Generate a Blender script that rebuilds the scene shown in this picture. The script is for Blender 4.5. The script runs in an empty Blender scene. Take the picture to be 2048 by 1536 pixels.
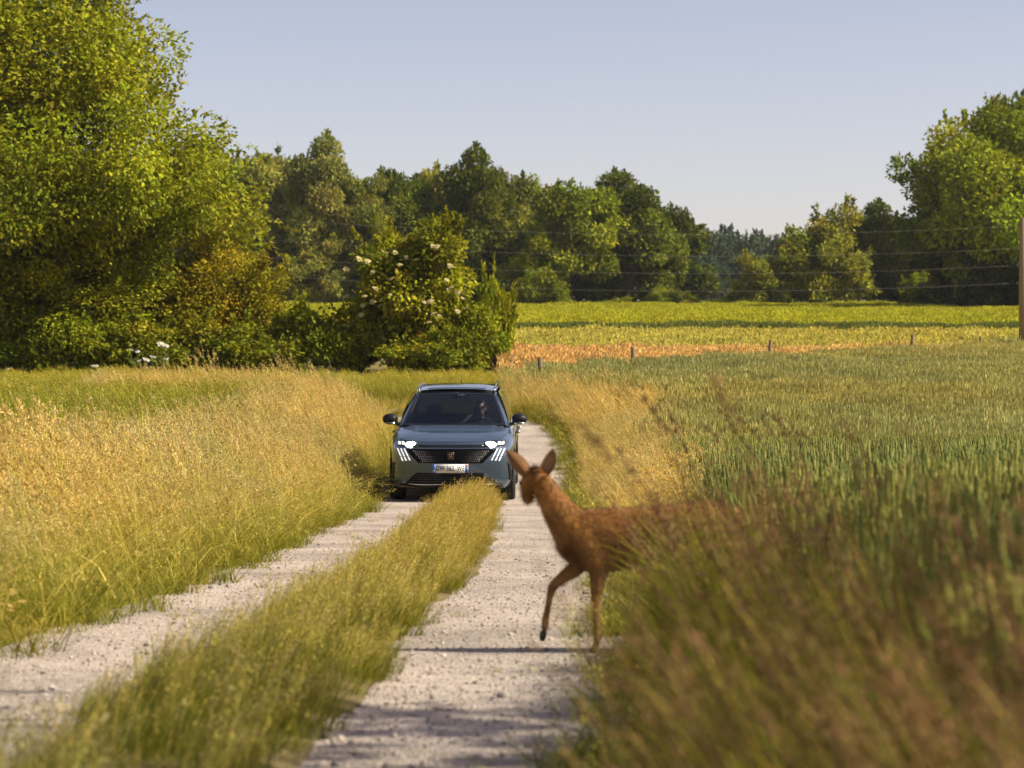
import bpy, bmesh, math, random
import numpy as np
from mathutils import Vector, Matrix

R = math.radians
SC = bpy.context.scene
COL = SC.collection

# ---------------------------------------------------------------- camera, sky, sun, exposure
F_PX = 5000.0            # focal length in units of 1/2048 of the picture width
CAM_Z = 1.75
cam_d = bpy.data.cameras.new('camera')
cam = bpy.data.objects.new('camera', cam_d)
COL.objects.link(cam)
cam.location = (0, 0, CAM_Z)
cam.rotation_euler = (R(90), 0, 0)
cam_d.sensor_width = 36
cam_d.lens = F_PX / 2048 * 36
cam_d.clip_start = 0.05
cam_d.clip_end = 6000
cam_d.dof.use_dof = True
cam_d.dof.focus_distance = 30.0
cam_d.dof.aperture_fstop = 4.2
SC.camera = cam

SUN_EL, SUN_AZ = 42.0, 99.0      # azimuth clockwise from +Y
world = bpy.data.worlds.new('World')
SC.world = world
world.use_nodes = True
wn = world.node_tree
sky = wn.nodes.new('ShaderNodeTexSky')
sky.sky_type = 'NISHITA'
sky.sun_disc = False
sky.sun_elevation = R(SUN_EL)
sky.sun_rotation = R(SUN_AZ)
sky.altitude = 100
sky.air_density = 0.75
sky.dust_density = 1.3
sky.ozone_density = 0.0
wb = wn.nodes.new('ShaderNodeVectorMath'); wb.operation = 'MULTIPLY'; wb.inputs[1].default_value = (1.18, 0.935, 0.85)   # white balance of the whole sky
wn.links.new(sky.outputs[0], wb.inputs[0])
wn.links.new(wb.outputs[0], wn.nodes['Background'].inputs[0])
wn.nodes['Background'].inputs[1].default_value = 0.105

sun_d = bpy.data.lights.new('sun', 'SUN')
sun_d.energy = 5.0
sun_d.angle = R(0.55)
sun_d.color = (1.0, 0.915, 0.73)
sun = bpy.data.objects.new('sun', sun_d)
COL.objects.link(sun)
az = R(SUN_AZ)
to_sun = Vector((math.sin(az) * math.cos(R(SUN_EL)), math.cos(az) * math.cos(R(SUN_EL)), math.sin(R(SUN_EL))))
sun.rotation_euler = (-to_sun).to_track_quat('-Z', 'Y').to_euler()
sun.location = (20, -10, 30)

SC.view_settings.view_transform = 'Standard'
SC.view_settings.look = 'None'
SC.view_settings.exposure = 0.70
SC.view_settings.gamma = 1.0
SC.view_settings.use_curve_mapping = False
SC.cycles.max_bounces = 8
SC.cycles.diffuse_bounces = 3
SC.cycles.transparent_max_bounces = 12
SC.cycles.use_denoising = True

# ---------------------------------------------------------------- small helpers
def tag(o, label=None, cat=None, group=None, kind=None):
    if label: o['label'] = label
    if cat: o['category'] = cat
    if group: o['group'] = group
    if kind: o['kind'] = kind
    return o

def empty(name, loc=(0, 0, 0), rot=(0, 0, 0)):
    o = bpy.data.objects.new(name, None)
    o.empty_display_size = 0.2
    o.location = loc
    o.rotation_euler = rot
    COL.objects.link(o)
    return o

def mesh_np(name, V, F, col=None, smooth=False):
    """V (n,3), F list of (m,k) int arrays, col (n,3) colours"""
    if isinstance(F, np.ndarray): F = [F]
    F = [np.asarray(f) for f in F if len(f)]
    me = bpy.data.meshes.new(name)
    V = np.asarray(V, dtype=np.float32)
    me.vertices.add(len(V))
    me.vertices.foreach_set('co', V.ravel())
    loops = np.concatenate([f.ravel() for f in F]).astype(np.int32)
    tot = np.concatenate([np.full(len(f), f.shape[1]) for f in F]).astype(np.int32)
    start = np.concatenate([[0], np.cumsum(tot)[:-1]]).astype(np.int32)
    me.loops.add(len(loops))
    me.loops.foreach_set('vertex_index', loops)
    me.polygons.add(len(tot))
    me.polygons.foreach_set('loop_start', start)
    me.polygons.foreach_set('loop_total', tot)
    if smooth:
        me.polygons.foreach_set('use_smooth', np.ones(len(tot), dtype=bool))
    if col is not None:
        a = me.attributes.new('col', 'FLOAT_COLOR', 'POINT')
        c4 = np.ones((len(V), 4), dtype=np.float32)
        c4[:, :3] = col
        a.data.foreach_set('color', c4.ravel())
    me.update(calc_edges=True)
    me.validate()
    return me

def link(name, me, mat=None, parent=None, loc=None):
    o = bpy.data.objects.new(name, me)
    if mat is not None and len(me.materials) == 0:
        me.materials.append(mat)
    COL.objects.link(o)
    if parent is not None: o.parent = parent
    if loc is not None: o.location = loc
    return o

class MB:
    """collects shapes into one mesh"""
    def __init__(s): s.V = []; s.F = []; s.C = []; s.n = 0
    def add(s, V, F, C=None):
        V = np.asarray(V, dtype=float)
        if isinstance(F, np.ndarray): F = [F]
        for f in F:
            f = np.asarray(f, dtype=int)
            if len(f): s.F.append(f + s.n)
        s.V.append(V)
        if C is not None:
            C = np.asarray(C, dtype=float)
            s.C.append(np.broadcast_to(C, (len(V), 3)))
        s.n += len(V)
    def box(s, c, d, rot=None, C=None):
        x, y, z = [k / 2 for k in d]
        V = np.array([(a * x, b * y, e * z) for a in (-1, 1) for b in (-1, 1) for e in (-1, 1)])
        if rot is not None: V = V @ np.array(rot.to_3x3()).T
        V = V + np.array(c)
        s.add(V, np.array([(0, 1, 3, 2), (4, 6, 7, 5), (0, 4, 5, 1), (2, 3, 7, 6), (0, 2, 6, 4), (1, 5, 7, 3)]), C)
    def tube(s, pts, rad, n=8, C=None, flat=1.0, cap=True):
        pts = np.asarray(pts, float); rad = np.broadcast_to(np.asarray(rad, float), (len(pts),))
        tan = np.gradient(pts, axis=0); tan /= np.linalg.norm(tan, axis=1)[:, None] + 1e-9
        ref = np.array([0, 0, 1.0]) if abs(tan[0][2]) < 0.9 else np.array([1.0, 0, 0])
        rings = []
        for p, t, r in zip(pts, tan, rad):
            u = np.cross(ref, t); u /= np.linalg.norm(u) + 1e-9
            v = np.cross(t, u); ref = v if abs(v @ t) < 1 else ref
            a = np.arange(n) / n * 2 * math.pi
            rings.append(p + r * (np.cos(a)[:, None] * u * flat + np.sin(a)[:, None] * v))
        V = np.concatenate(rings)
        k = len(pts)
        i = np.arange(k - 1)[:, None] * n; j = np.arange(n)[None, :]; j2 = (j + 1) % n
        F = np.stack([i + j, i + j2, i + n + j2, i + n + j], -1).reshape(-1, 4)
        Fs = [F]
        if cap:
            V = np.concatenate([V, pts[:1], pts[-1:]])
            a = np.arange(n); b = (a + 1) % n
            Fs.append(np.stack([np.full(n, k * n), b, a], -1))
            Fs.append(np.stack([np.full(n, k * n + 1), (k - 1) * n + a, (k - 1) * n + b], -1))
        s.add(V, Fs, C)
    def loft(s, secs, n=16):
        """secs: (centre, radius_u, radius_v, axis) ellipse sections, axis u is world y-ish"""
        rings = []
        cs = np.array([q[0] for q in secs], float)
        tan = np.gradient(cs, axis=0)
        for (c, ru, rv), t in zip(secs, tan):
            t = t / np.linalg.norm(t)
            u = np.array([0, 1.0, 0]); u = u - t * (u @ t)
            if np.linalg.norm(u) < 0.2: u = np.array([1.0, 0, 0]) - t * t[0]
            u /= np.linalg.norm(u); v = np.cross(t, u)
            a = np.arange(n) / n * 2 * math.pi
            rings.append(np.array(c) + ru * np.cos(a)[:, None] * u + rv * np.sin(a)[:, None] * v)
        V = np.concatenate(rings); k = len(secs)
        i = np.arange(k - 1)[:, None] * n; j = np.arange(n)[None, :]; j2 = (j + 1) % n
        F = np.stack([i + j, i + j2, i + n + j2, i + n + j], -1).reshape(-1, 4)
        V = np.concatenate([V, cs[:1], cs[-1:]])
        a = np.arange(n); b = (a + 1) % n
        s.add(V, [F, np.stack([np.full(n, k * n), b, a], -1), np.stack([np.full(n, k * n + 1), (k - 1) * n + a, (k - 1) * n + b], -1)])
    def ball(s, c, r, n=12, m=8, C=None):
        r = np.broadcast_to(np.asarray(r, float), (3,))
        th = np.linspace(0, math.pi, m + 1)[1:-1]; ph = np.arange(n) / n * 2 * math.pi
        V = np.stack([np.sin(th)[:, None] * np.cos(ph), np.sin(th)[:, None] * np.sin(ph), np.cos(th)[:, None] + 0 * ph], -1).reshape(-1, 3)
        V = np.concatenate([V, [[0, 0, 1], [0, 0, -1]]]) * r + np.array(c)
        i = np.arange(m - 2)[:, None] * n; j = np.arange(n)[None, :]; j2 = (j + 1) % n
        F = np.stack([i + j, i + n + j, i + n + j2, i + j2], -1).reshape(-1, 4)
        a = np.arange(n); b = (a + 1) % n; k = (m - 1) * n
        s.add(V, [F, np.stack([np.full(n, k), a, b], -1), np.stack([np.full(n, k + 1), (m - 2) * n + b, (m - 2) * n + a], -1)], C)
    def mesh(s, name, smooth=False):
        return mesh_np(name, np.concatenate(s.V), s.F, np.concatenate(s.C) if s.C else None, smooth)
    def build(s, name, mat, parent=None, smooth=False):
        return link(name, s.mesh(name, smooth), mat, parent)

def grid_faces(a, b):
    i = np.arange(a - 1)[:, None]; j = np.arange(b - 1)[None, :]
    k = i * b + j
    return np.stack([k, k + 1, k + b + 1, k + b], -1).reshape(-1, 4)

# ---------------------------------------------------------------- materials
def new_mat(name):
    m = bpy.data.materials.new(name)
    m.use_nodes = True
    return m, m.node_tree, m.node_tree.nodes['Principled BSDF']

def plain(name, col, rough=0.5, metal=0.0, coat=0.0, emit=None, estr=0.0, var=0.12, scale=30.0, spec=0.5):
    m, nt, p = new_mat(name)
    p.inputs['Roughness'].default_value = rough
    p.inputs['Metallic'].default_value = metal
    p.inputs['Coat Weight'].default_value = coat
    p.inputs['Coat Roughness'].default_value = 0.04
    p.inputs['Specular IOR Level'].default_value = spec
    tc = nt.nodes.new('ShaderNodeTexCoord')
    no = nt.nodes.new('ShaderNodeTexNoise'); no.inputs['Scale'].default_value = scale; no.inputs['Detail'].default_value = 5
    nt.links.new(tc.outputs['Object'], no.inputs['Vector'])
    mp = nt.nodes.new('ShaderNodeMapRange'); mp.inputs[3].default_value = 1 - var; mp.inputs[4].default_value = 1 + var
    nt.links.new(no.outputs['Fac'], mp.inputs[0])
    mx = nt.nodes.new('ShaderNodeVectorMath'); mx.operation = 'SCALE'
    mx.inputs[0].default_value = col
    nt.links.new(mp.outputs[0], mx.inputs['Scale'])
    nt.links.new(mx.outputs[0], p.inputs['Base Color'])
    if emit:
        p.inputs['Emission Color'].default_value = (*emit, 1)
        p.inputs['Emission Strength'].default_value = estr
    return m

def veg_mat(name, instanced, transl=0.35, rough=0.55, tvar=0.5, spec=0.3):
    m, nt, p = new_mat(name)
    at = nt.nodes.new('ShaderNodeAttribute'); at.attribute_name = 'col'
    mul = nt.nodes.new('ShaderNodeVectorMath'); mul.operation = 'MULTIPLY'
    nt.links.new(at.outputs['Color'], mul.inputs[0])
    if instanced:
        ti = nt.nodes.new('ShaderNodeAttribute'); ti.attribute_type = 'INSTANCER'; ti.attribute_name = 'tint'
        nt.links.new(ti.outputs['Vector'], mul.inputs[1])
    else:
        oi = nt.nodes.new('ShaderNodeObjectInfo')
        nt.links.new(oi.outputs['Color'], mul.inputs[1])
    nt.links.new(mul.outputs[0], p.inputs['Base Color'])
    p.inputs['Roughness'].default_value = rough
    p.inputs['Specular IOR Level'].default_value = spec
    tr = nt.nodes.new('ShaderNodeBsdfTranslucent')
    nt.links.new(mul.outputs[0], tr.inputs['Color'])
    mix = nt.nodes.new('ShaderNodeMixShader'); mix.inputs[0].default_value = transl
    nt.links.new(p.outputs[0], mix.inputs[1]); nt.links.new(tr.outputs[0], mix.inputs[2])
    nt.links.new(mix.outputs[0], nt.nodes['Material Output'].inputs['Surface'])
    return m

def ground_mat(name, c1, c2, c3, s1, s2, bump=0.4, bdist=0.02):
    m, nt, p = new_mat(name)
    g = nt.nodes.new('ShaderNodeNewGeometry')
    n1 = nt.nodes.new('ShaderNodeTexNoise'); n1.inputs['Scale'].default_value = s1; n1.inputs['Detail'].default_value = 8
    n2 = nt.nodes.new('ShaderNodeTexNoise'); n2.inputs['Scale'].default_value = s2; n2.inputs['Detail'].default_value = 6
    for n in (n1, n2): nt.links.new(g.outputs['Position'], n.inputs['Vector'])
    cr = nt.nodes.new('ShaderNodeValToRGB')
    cr.color_ramp.elements[0].position = 0.3; cr.color_ramp.elements[0].color = (*c1, 1)
    cr.color_ramp.elements[1].position = 0.7; cr.color_ramp.elements[1].color = (*c2, 1)
    nt.links.new(n1.outputs['Fac'], cr.inputs[0])
    mx = nt.nodes.new('ShaderNodeMixRGB'); mx.inputs[2].default_value = (*c3, 1)
    cr2 = nt.nodes.new('ShaderNodeMapRange'); cr2.inputs[1].default_value = 0.45; cr2.inputs[2].default_value = 0.75
    nt.links.new(n2.outputs['Fac'], cr2.inputs[0]); nt.links.new(cr2.outputs[0], mx.inputs[0]); nt.links.new(cr.outputs[0], mx.inputs[1])
    nt.links.new(mx.outputs[0], p.inputs['Base Color'])
    p.inputs['Roughness'].default_value = 0.9
    p.inputs['Specular IOR Level'].default_value = 0.15
    b = nt.nodes.new('ShaderNodeBump'); b.inputs['Strength'].default_value = bump; b.inputs['Distance'].default_value = bdist
    nt.links.new(n2.outputs['Fac'], b.inputs['Height']); nt.links.new(b.outputs[0], p.inputs['Normal'])
    return m

def gravel_mat(name):
    m, nt, p = new_mat(name)
    g = nt.nodes.new('ShaderNodeNewGeometry')
    v = nt.nodes.new('ShaderNodeTexVoronoi'); v.inputs['Scale'].default_value = 42
    v2 = nt.nodes.new('ShaderNodeTexVoronoi'); v2.inputs['Scale'].default_value = 95
    n = nt.nodes.new('ShaderNodeTexNoise'); n.inputs['Scale'].default_value = 1.1; n.inputs['Detail'].default_value = 7
    n3 = nt.nodes.new('ShaderNodeTexNoise'); n3.inputs['Scale'].default_value = 9; n3.inputs['Detail'].default_value = 6
    for q in (v, v2, n, n3): nt.links.new(g.outputs['Position'], q.inputs['Vector'])
    sp = nt.nodes.new('ShaderNodeSeparateColor'); nt.links.new(v.outputs['Color'], sp.inputs[0])
    cr = nt.nodes.new('ShaderNodeValToRGB')
    e = cr.color_ramp.elements
    e[0].position = 0.0; e[0].color = (0.14, 0.12, 0.11, 1)
    e[1].position = 1.0; e[1].color = (0.60, 0.505, 0.43, 1)
    k = e.new(0.25); k.color = (0.40, 0.33, 0.28, 1)
    k = e.new(0.7); k.color = (0.54, 0.45, 0.375, 1)
    nt.links.new(sp.outputs[0], cr.inputs[0])
    base = nt.nodes.new('ShaderNodeMixRGB'); base.inputs[0].default_value = 0.5; base.inputs[2].default_value = (0.46, 0.385, 0.325, 1)
    nt.links.new(cr.outputs[0], base.inputs[1])
    mu = nt.nodes.new('ShaderNodeMixRGB'); mu.blend_type = 'MULTIPLY'; mu.inputs[0].default_value = 1
    mr = nt.nodes.new('ShaderNodeMapRange'); mr.inputs[1].default_value = 0.3; mr.inputs[2].default_value = 0.7; mr.inputs[3].default_value = 0.68; mr.inputs[4].default_value = 1.22
    nt.links.new(n.outputs['Fac'], mr.inputs[0])
    nt.links.new(base.outputs[0], mu.inputs[1]); nt.links.new(mr.outputs[0], mu.inputs[2])
    mu2 = nt.nodes.new('ShaderNodeMixRGB'); mu2.blend_type = 'MULTIPLY'; mu2.inputs[0].default_value = 1
    mr2 = nt.nodes.new('ShaderNodeMapRange'); mr2.inputs[3].default_value = 0.75; mr2.inputs[4].default_value = 1.25
    nt.links.new(n3.outputs['Fac'], mr2.inputs[0])
    nt.links.new(mu.outputs[0], mu2.inputs[1]); nt.links.new(mr2.outputs[0], mu2.inputs[2])
    nt.links.new(mu2.outputs[0], p.inputs['Base Color'])
    p.inputs['Roughness'].default_value = 0.85
    p.inputs['Specular IOR Level'].default_value = 0.25
    ad = nt.nodes.new('ShaderNodeMath'); ad.operation = 'ADD'
    nt.links.new(v.outputs['Distance'], ad.inputs[0]); nt.links.new(v2.outputs['Distance'], ad.inputs[1])
    b = nt.nodes.new('ShaderNodeBump'); b.inputs['Strength'].default_value = 0.9; b.inputs['Distance'].default_value = 0.012; b.invert = True
    nt.links.new(ad.outputs[0], b.inputs['Height']); nt.links.new(b.outputs[0], p.inputs['Normal'])
    return m

M = {}
M['leaf'] = veg_mat('leaf', False, 0.30, 0.6, spec=0.10)
M['grass'] = veg_mat('grass', True, 0.35, 0.65, spec=0.12)
M['gravel'] = gravel_mat('gravel')
M['earth'] = ground_mat('field_earth', (0.10, 0.085, 0.025), (0.20, 0.165, 0.045), (0.07, 0.06, 0.025), 0.6, 14)
M['strip'] = ground_mat('strip_soil', (0.13, 0.10, 0.04), (0.22, 0.17, 0.08), (0.08, 0.07, 0.025), 2.0, 30)
M['stubble'] = ground_mat('barley_ground', (0.42, 0.25, 0.07), (0.50, 0.32, 0.09), (0.36, 0.24, 0.07), 0.5, 5)
M['pasture'] = ground_mat('pasture_ground', (0.40, 0.34, 0.06), (0.46, 0.38, 0.07), (0.38, 0.33, 0.05), 0.4, 4)
M['greencrop'] = ground_mat('green_crop_ground', (0.26, 0.26, 0.012), (0.30, 0.29, 0.015), (0.24, 0.25, 0.012), 0.15, 3)
M['bark'] = plain('bark', (0.085, 0.065, 0.045), 0.9, var=0.4, scale=12)
M['wood'] = plain('weathered_wood', (0.16, 0.11, 0.06), 0.85, var=0.4, scale=18)
M['polewood'] = plain('pole_wood', (0.24, 0.18, 0.09), 0.85, var=0.3, scale=9)
M['wire'] = plain('wire', (0.30, 0.28, 0.24), 0.5, 0.6, var=0.1)

# ---------------------------------------------------------------- terrain
GK = np.array([(-80, 1.35), (-30, 1.0), (0, 0.66), (6, 0.555), (12.1, 0.443), (20, 0.30), (30, 0.10), (35, 0.005), (37.6, 0.01),
               (40.3, 0.135), (46, 0.50), (56, 1.16), (75, 2.15), (90, 3.0), (120, 4.25), (160, 5.95), (200, 7.6), (230, 8.6),
               (300, 9.2), (400, 10.2), (600, 11.0), (3500, 11.0)])
def _tang():
    y, z = GK[:, 0], GK[:, 1]
    d = np.diff(z) / np.diff(y)
    t = np.zeros(len(y)); t[1:-1] = (d[:-1] * np.diff(y)[1:] + d[1:] * np.diff(y)[:-1]) / (y[2:] - y[:-2])
    t[0] = d[0]; t[-1] = 0
    return t
GT = _tang()
def g(y):
    y = np.asarray(y, float)
    k = np.clip(np.searchsorted(GK[:, 0], y) - 1, 0, len(GK) - 2)
    y0, y1, z0, z1 = GK[k, 0], GK[k + 1, 0], GK[k, 1], GK[k + 1, 1]
    h = y1 - y0; s = np.clip((y - y0) / h, 0, 1)
    return (2*s**3 - 3*s**2 + 1)*z0 + (s**3 - 2*s**2 + s)*h*GT[k] + (-2*s**3 + 3*s**2)*z1 + (s**3 - s**2)*h*GT[k+1]

CK = np.array([(-2.2, -12), (-1.6, -3), (-1.25, 4), (-1.08, 8), (-0.95, 12.3), (-0.74, 17.4), (-0.63, 22.4), (-0.58, 37.8), (-0.52, 45),
               (-0.55, 48.5), (-0.85, 51.5), (-1.8, 53.9), (-3.6, 55.3), (-8, 56.6), (-16, 57.6), (-40, 59.5)])
def catmull(P, m=24):
    P = np.asarray(P, float); Q = np.vstack([2*P[0]-P[1], P, 2*P[-1]-P[-2]])
    out = []
    for i in range(1, len(Q) - 2):
        t = np.linspace(0, 1, m, endpoint=False)[:, None]
        a, b, c, d = Q[i-1], Q[i], Q[i+1], Q[i+2]
        out.append(0.5*((2*b)+(c-a)*t+(2*a-5*b+4*c-d)*t**2+(3*b-a-3*c+d)*t**3))
    return np.vstack(out + [P[-1:]])
CL = catmull(CK, 20)
_seg = np.linalg.norm(np.diff(CL, axis=0), axis=1)
_al = np.concatenate([[0], np.cumsum(_seg)])
_s = np.arange(0, _al[-1], 0.25)
CL = np.stack([np.interp(_s, _al, CL[:, 0]), np.interp(_s, _al, CL[:, 1])], -1)
CT = np.gradient(CL, axis=0); CT /= np.linalg.norm(CT, axis=1)[:, None]
CN = np.stack([CT[:, 1], -CT[:, 0]], -1)      # points to the right of travel

def road_off(x, y):
    """signed lateral offset from the track's centre line (right positive)"""
    x = np.atleast_1d(np.asarray(x, float)); y = np.atleast_1d(np.asarray(y, float))
    res = np.empty(len(x))
    for a in range(0, len(x), 4000):
        d = (x[a:a+4000, None] - CL[None, :, 0])**2 + (y[a:a+4000, None] - CL[None, :, 1])**2
        k = d.argmin(1)
        sgn = (x[a:a+4000] - CL[k, 0]) * CN[k, 0] + (y[a:a+4000] - CL[k, 1]) * CN[k, 1]
        res[a:a+4000] = np.sign(sgn) * np.sqrt(d[np.arange(len(k)), k])
    return res

def wob(x, y):
    return (np.sin(x*0.9+y*0.35)*0.5 + np.sin(x*0.37-y*0.61+1.7)*0.5)
def h(x, y, off=None):
    x = np.atleast_1d(np.asarray(x, float)); y = np.atleast_1d(np.asarray(y, float))
    if off is None: off = road_off(x, y)
    e = np.clip((np.abs(off) - 1.55) / 2.5, 0, 1); e = e*e*(3-2*e)
    bank = np.where(off < 0, 0.22, 0.06) * e * np.clip((66 - y) / 12, 0, 1)
    return g(y) + bank + 0.05 * wob(x, y) * e
def ground(x, y): return float(h(x, y)[0])
def PX(px, Y): return (px - 1024) / F_PX * Y
def PZ(py, Y): return CAM_Z + (768 - py) / F_PX * Y

def build_terrain():
    ys = np.concatenate([np.arange(-80, 0, 4), np.arange(0, 64, 0.5), np.arange(64, 130, 2), np.arange(130, 260, 6), np.arange(260, 620, 20), np.array([620, 800, 1200, 2000, 3500])])
    xs = np.concatenate([[-2500, -1200, -600, -300, -160, -90], np.arange(-60, -14, 4), np.arange(-14, 14, 0.35), np.arange(14, 61, 4), [90, 160, 300, 600, 1200, 2500]])
    X, Y = np.meshgrid(xs, ys)
    Z = h(X.ravel(), Y.ravel())
    V = np.stack([X.ravel(), Y.ravel(), Z], -1)
    o = link('ground', mesh_np('ground', V, grid_faces(len(ys), len(xs))[:, ::1], None, True), M['earth'])
    tag(o, kind='structure')
build_terrain()

def ribbon(name, o0, o1, lift, mat, s0=0, s1=None, wobble=0.0, n=9, crown=0.0, seed=1):
    rng = np.random.default_rng(seed)
    idx = np.arange(len(CL))[s0:s1]
    def nz(k):
        a = np.zeros(len(idx))
        for f in (0.13, 0.31, 0.7, 1.6): a += np.sin(idx*0.25*f*2*math.pi/2.0 + rng.uniform(0, 6.28)) * wobble * rng.uniform(0.4, 1) / (1 + f)
        return a
    a, b = o0 + nz(0), o1 + nz(1)
    t = np.linspace(0, 1, n)
    off = a[:, None] * (1-t) + b[:, None] * t
    X = CL[idx, 0][:, None] + CN[idx, 0][:, None] * off
    Y = CL[idx, 1][:, None] + CN[idx, 1][:, None] * off
    Z = g(Y) + lift + crown * (1 - (2*t-1)**2)[None, :]
    V = np.stack([X, Y, Z], -1).reshape(-1, 3)
    return tag(link(name, mesh_np(name, V, grid_faces(len(idx), n)[:, ::-1], None, True), mat), kind='structure')
ribbon('gravel_track', -1.52, 1.50, 0.010, M['gravel'], wobble=0.05, n=13, seed=3)
ribbon('median_strip', -0.50, 0.38, 0.014, M['strip'], wobble=0.07, n=7, crown=0.05, seed=5)

def field_sheet(name, quad, lift, mat, nx=40, ny=14):
    """quad: x0(y0) x1(y0) x0(y1) x1(y1) with y ranges"""
    (xa0, xb0, y0), (xa1, xb1, y1) = quad
    u = np.linspace(0, 1, nx); v = np.linspace(0, 1, ny)
    Y = y0 + (y1 - y0) * v[:, None] + 0 * u
    X = (xa0 + (xa1-xa0)*v)[:, None] * (1-u) + (xb0 + (xb1-xb0)*v)[:, None] * u
    Z = g(Y) + lift
    e = np.clip((np.abs(road_off(X.ravel(), Y.ravel())) - 1.55) / 2.5, 0, 1).reshape(Y.shape)
    Z = Z + 0.06
    V = np.stack([X, Y, Z], -1).reshape(-1, 3)
    return tag(link(name, mesh_np(name, V, grid_faces(ny, nx)[:, ::1], None, True), mat), kind='structure')
field_sheet('barley_field', ((-0.5, 60, 76.5), (-0.8, 60, 84)), 0.03, M['stubble'], ny=20)
field_sheet('pasture', ((-70, 70, 83.5), (-70, 70, 108.5)), 0.05, M['pasture'], ny=20)
field_sheet('green_crop_field', ((-80, 80, 108), (-110, 110, 212)), 0.07, M['greencrop'], ny=60)
# ---------------------------------------------------------------- grass tufts
def ribbons(pos, hgt, wid, ldir, lean, bend, c0, c1, segs, rng, tipw=0.12):
    """n curved blades as quad strips; pos (n,3)"""
    n = len(pos)
    t = np.linspace(0, 1, segs + 1)
    wa = rng.uniform(0, math.pi, n)
    wv = np.stack([np.cos(wa), np.sin(wa), np.zeros(n)], -1)
    dv = np.stack([np.cos(ldir), np.sin(ldir), np.zeros(n)], -1)
    out = lean[:, None] * t + bend[:, None] * t**2
    up = np.sqrt(np.clip(1 - (np.clip(out, 0, 0.97)*0.8)**2, 0.05, 1)) * t
    up = np.where(bend[:, None] > 0.7, up * (1 - 0.35 * t**3 * bend[:, None]), up)
    P = pos[:, None, :] + hgt[:, None, None] * (out[..., None] * dv[:, None, :])
    P[..., 2] += hgt[:, None] * up
    w = wid[:, None] * (1 - t * (1 - tipw)) ** 0.8
    A = P - wv[:, None, :] * w[..., None] / 2
    B = P + wv[:, None, :] * w[..., None] / 2
    V = np.stack([A, B], 2).reshape(n, -1, 3)
    C = c0[:, None, :] * (1 - t[None, :, None]) + c1[:, None, :] * t[None, :, None]
    C = np.repeat(C, 2, axis=1)
    k = np.arange(segs) * 2
    f = np.stack([k, k+1, k+3, k+2], -1)
    F = (np.arange(n)[:, None, None] * (segs+1)*2 + f).reshape(-1, 4)
    return V.reshape(-1, 3), F, C.reshape(-1, 3), P

def rhombi(P, axis, L, W, nrm, col):
    """leaf-like quads at P pointing along axis"""
    axis = axis / (np.linalg.norm(axis, axis=1)[:, None] + 1e-9)
    side = np.cross(axis, nrm); side /= np.linalg.norm(side, axis=1)[:, None] + 1e-9
    L = np.broadcast_to(L, (len(P),))[:, None]; W = np.broadcast_to(W, (len(P),))[:, None]
    nn = np.cross(side, axis)
    V = np.stack([P, P + axis*L*0.45 + side*W/2 + nn*W*0.12, P + axis*L, P + axis*L*0.45 - side*W/2 + nn*W*0.12], 1).reshape(-1, 3)
    F = (np.arange(len(P))[:, None]*4 + np.arange(4))
    return V, F, np.repeat(col, 4, axis=0)

def pick(pal, n, rng, jit=0.26):
    pal = np.array(pal)
    c = pal[rng.integers(0, len(pal), n)]
    return np.clip(c * (1 + rng.normal(0, jit, (n, 1))) * (1 + rng.normal(0, 0.05, (n, 3))), 0.005, 0.9)

SRC = {}
def add_src(coll, mb, name):
    me = mb.mesh(name)
    me.materials.append(M['grass'])
    o = bpy.data.objects.new(name, me)
    if coll not in SRC: SRC[coll] = bpy.data.collections.new(coll)
    SRC[coll].objects.link(o)

def disc(n, Rr, rng):
    r = Rr * np.sqrt(rng.uniform(0, 1, n)); a = rng.uniform(0, 2*math.pi, n)
    return np.stack([r*np.cos(a), r*np.sin(a), np.zeros(n)], -1)

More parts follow.
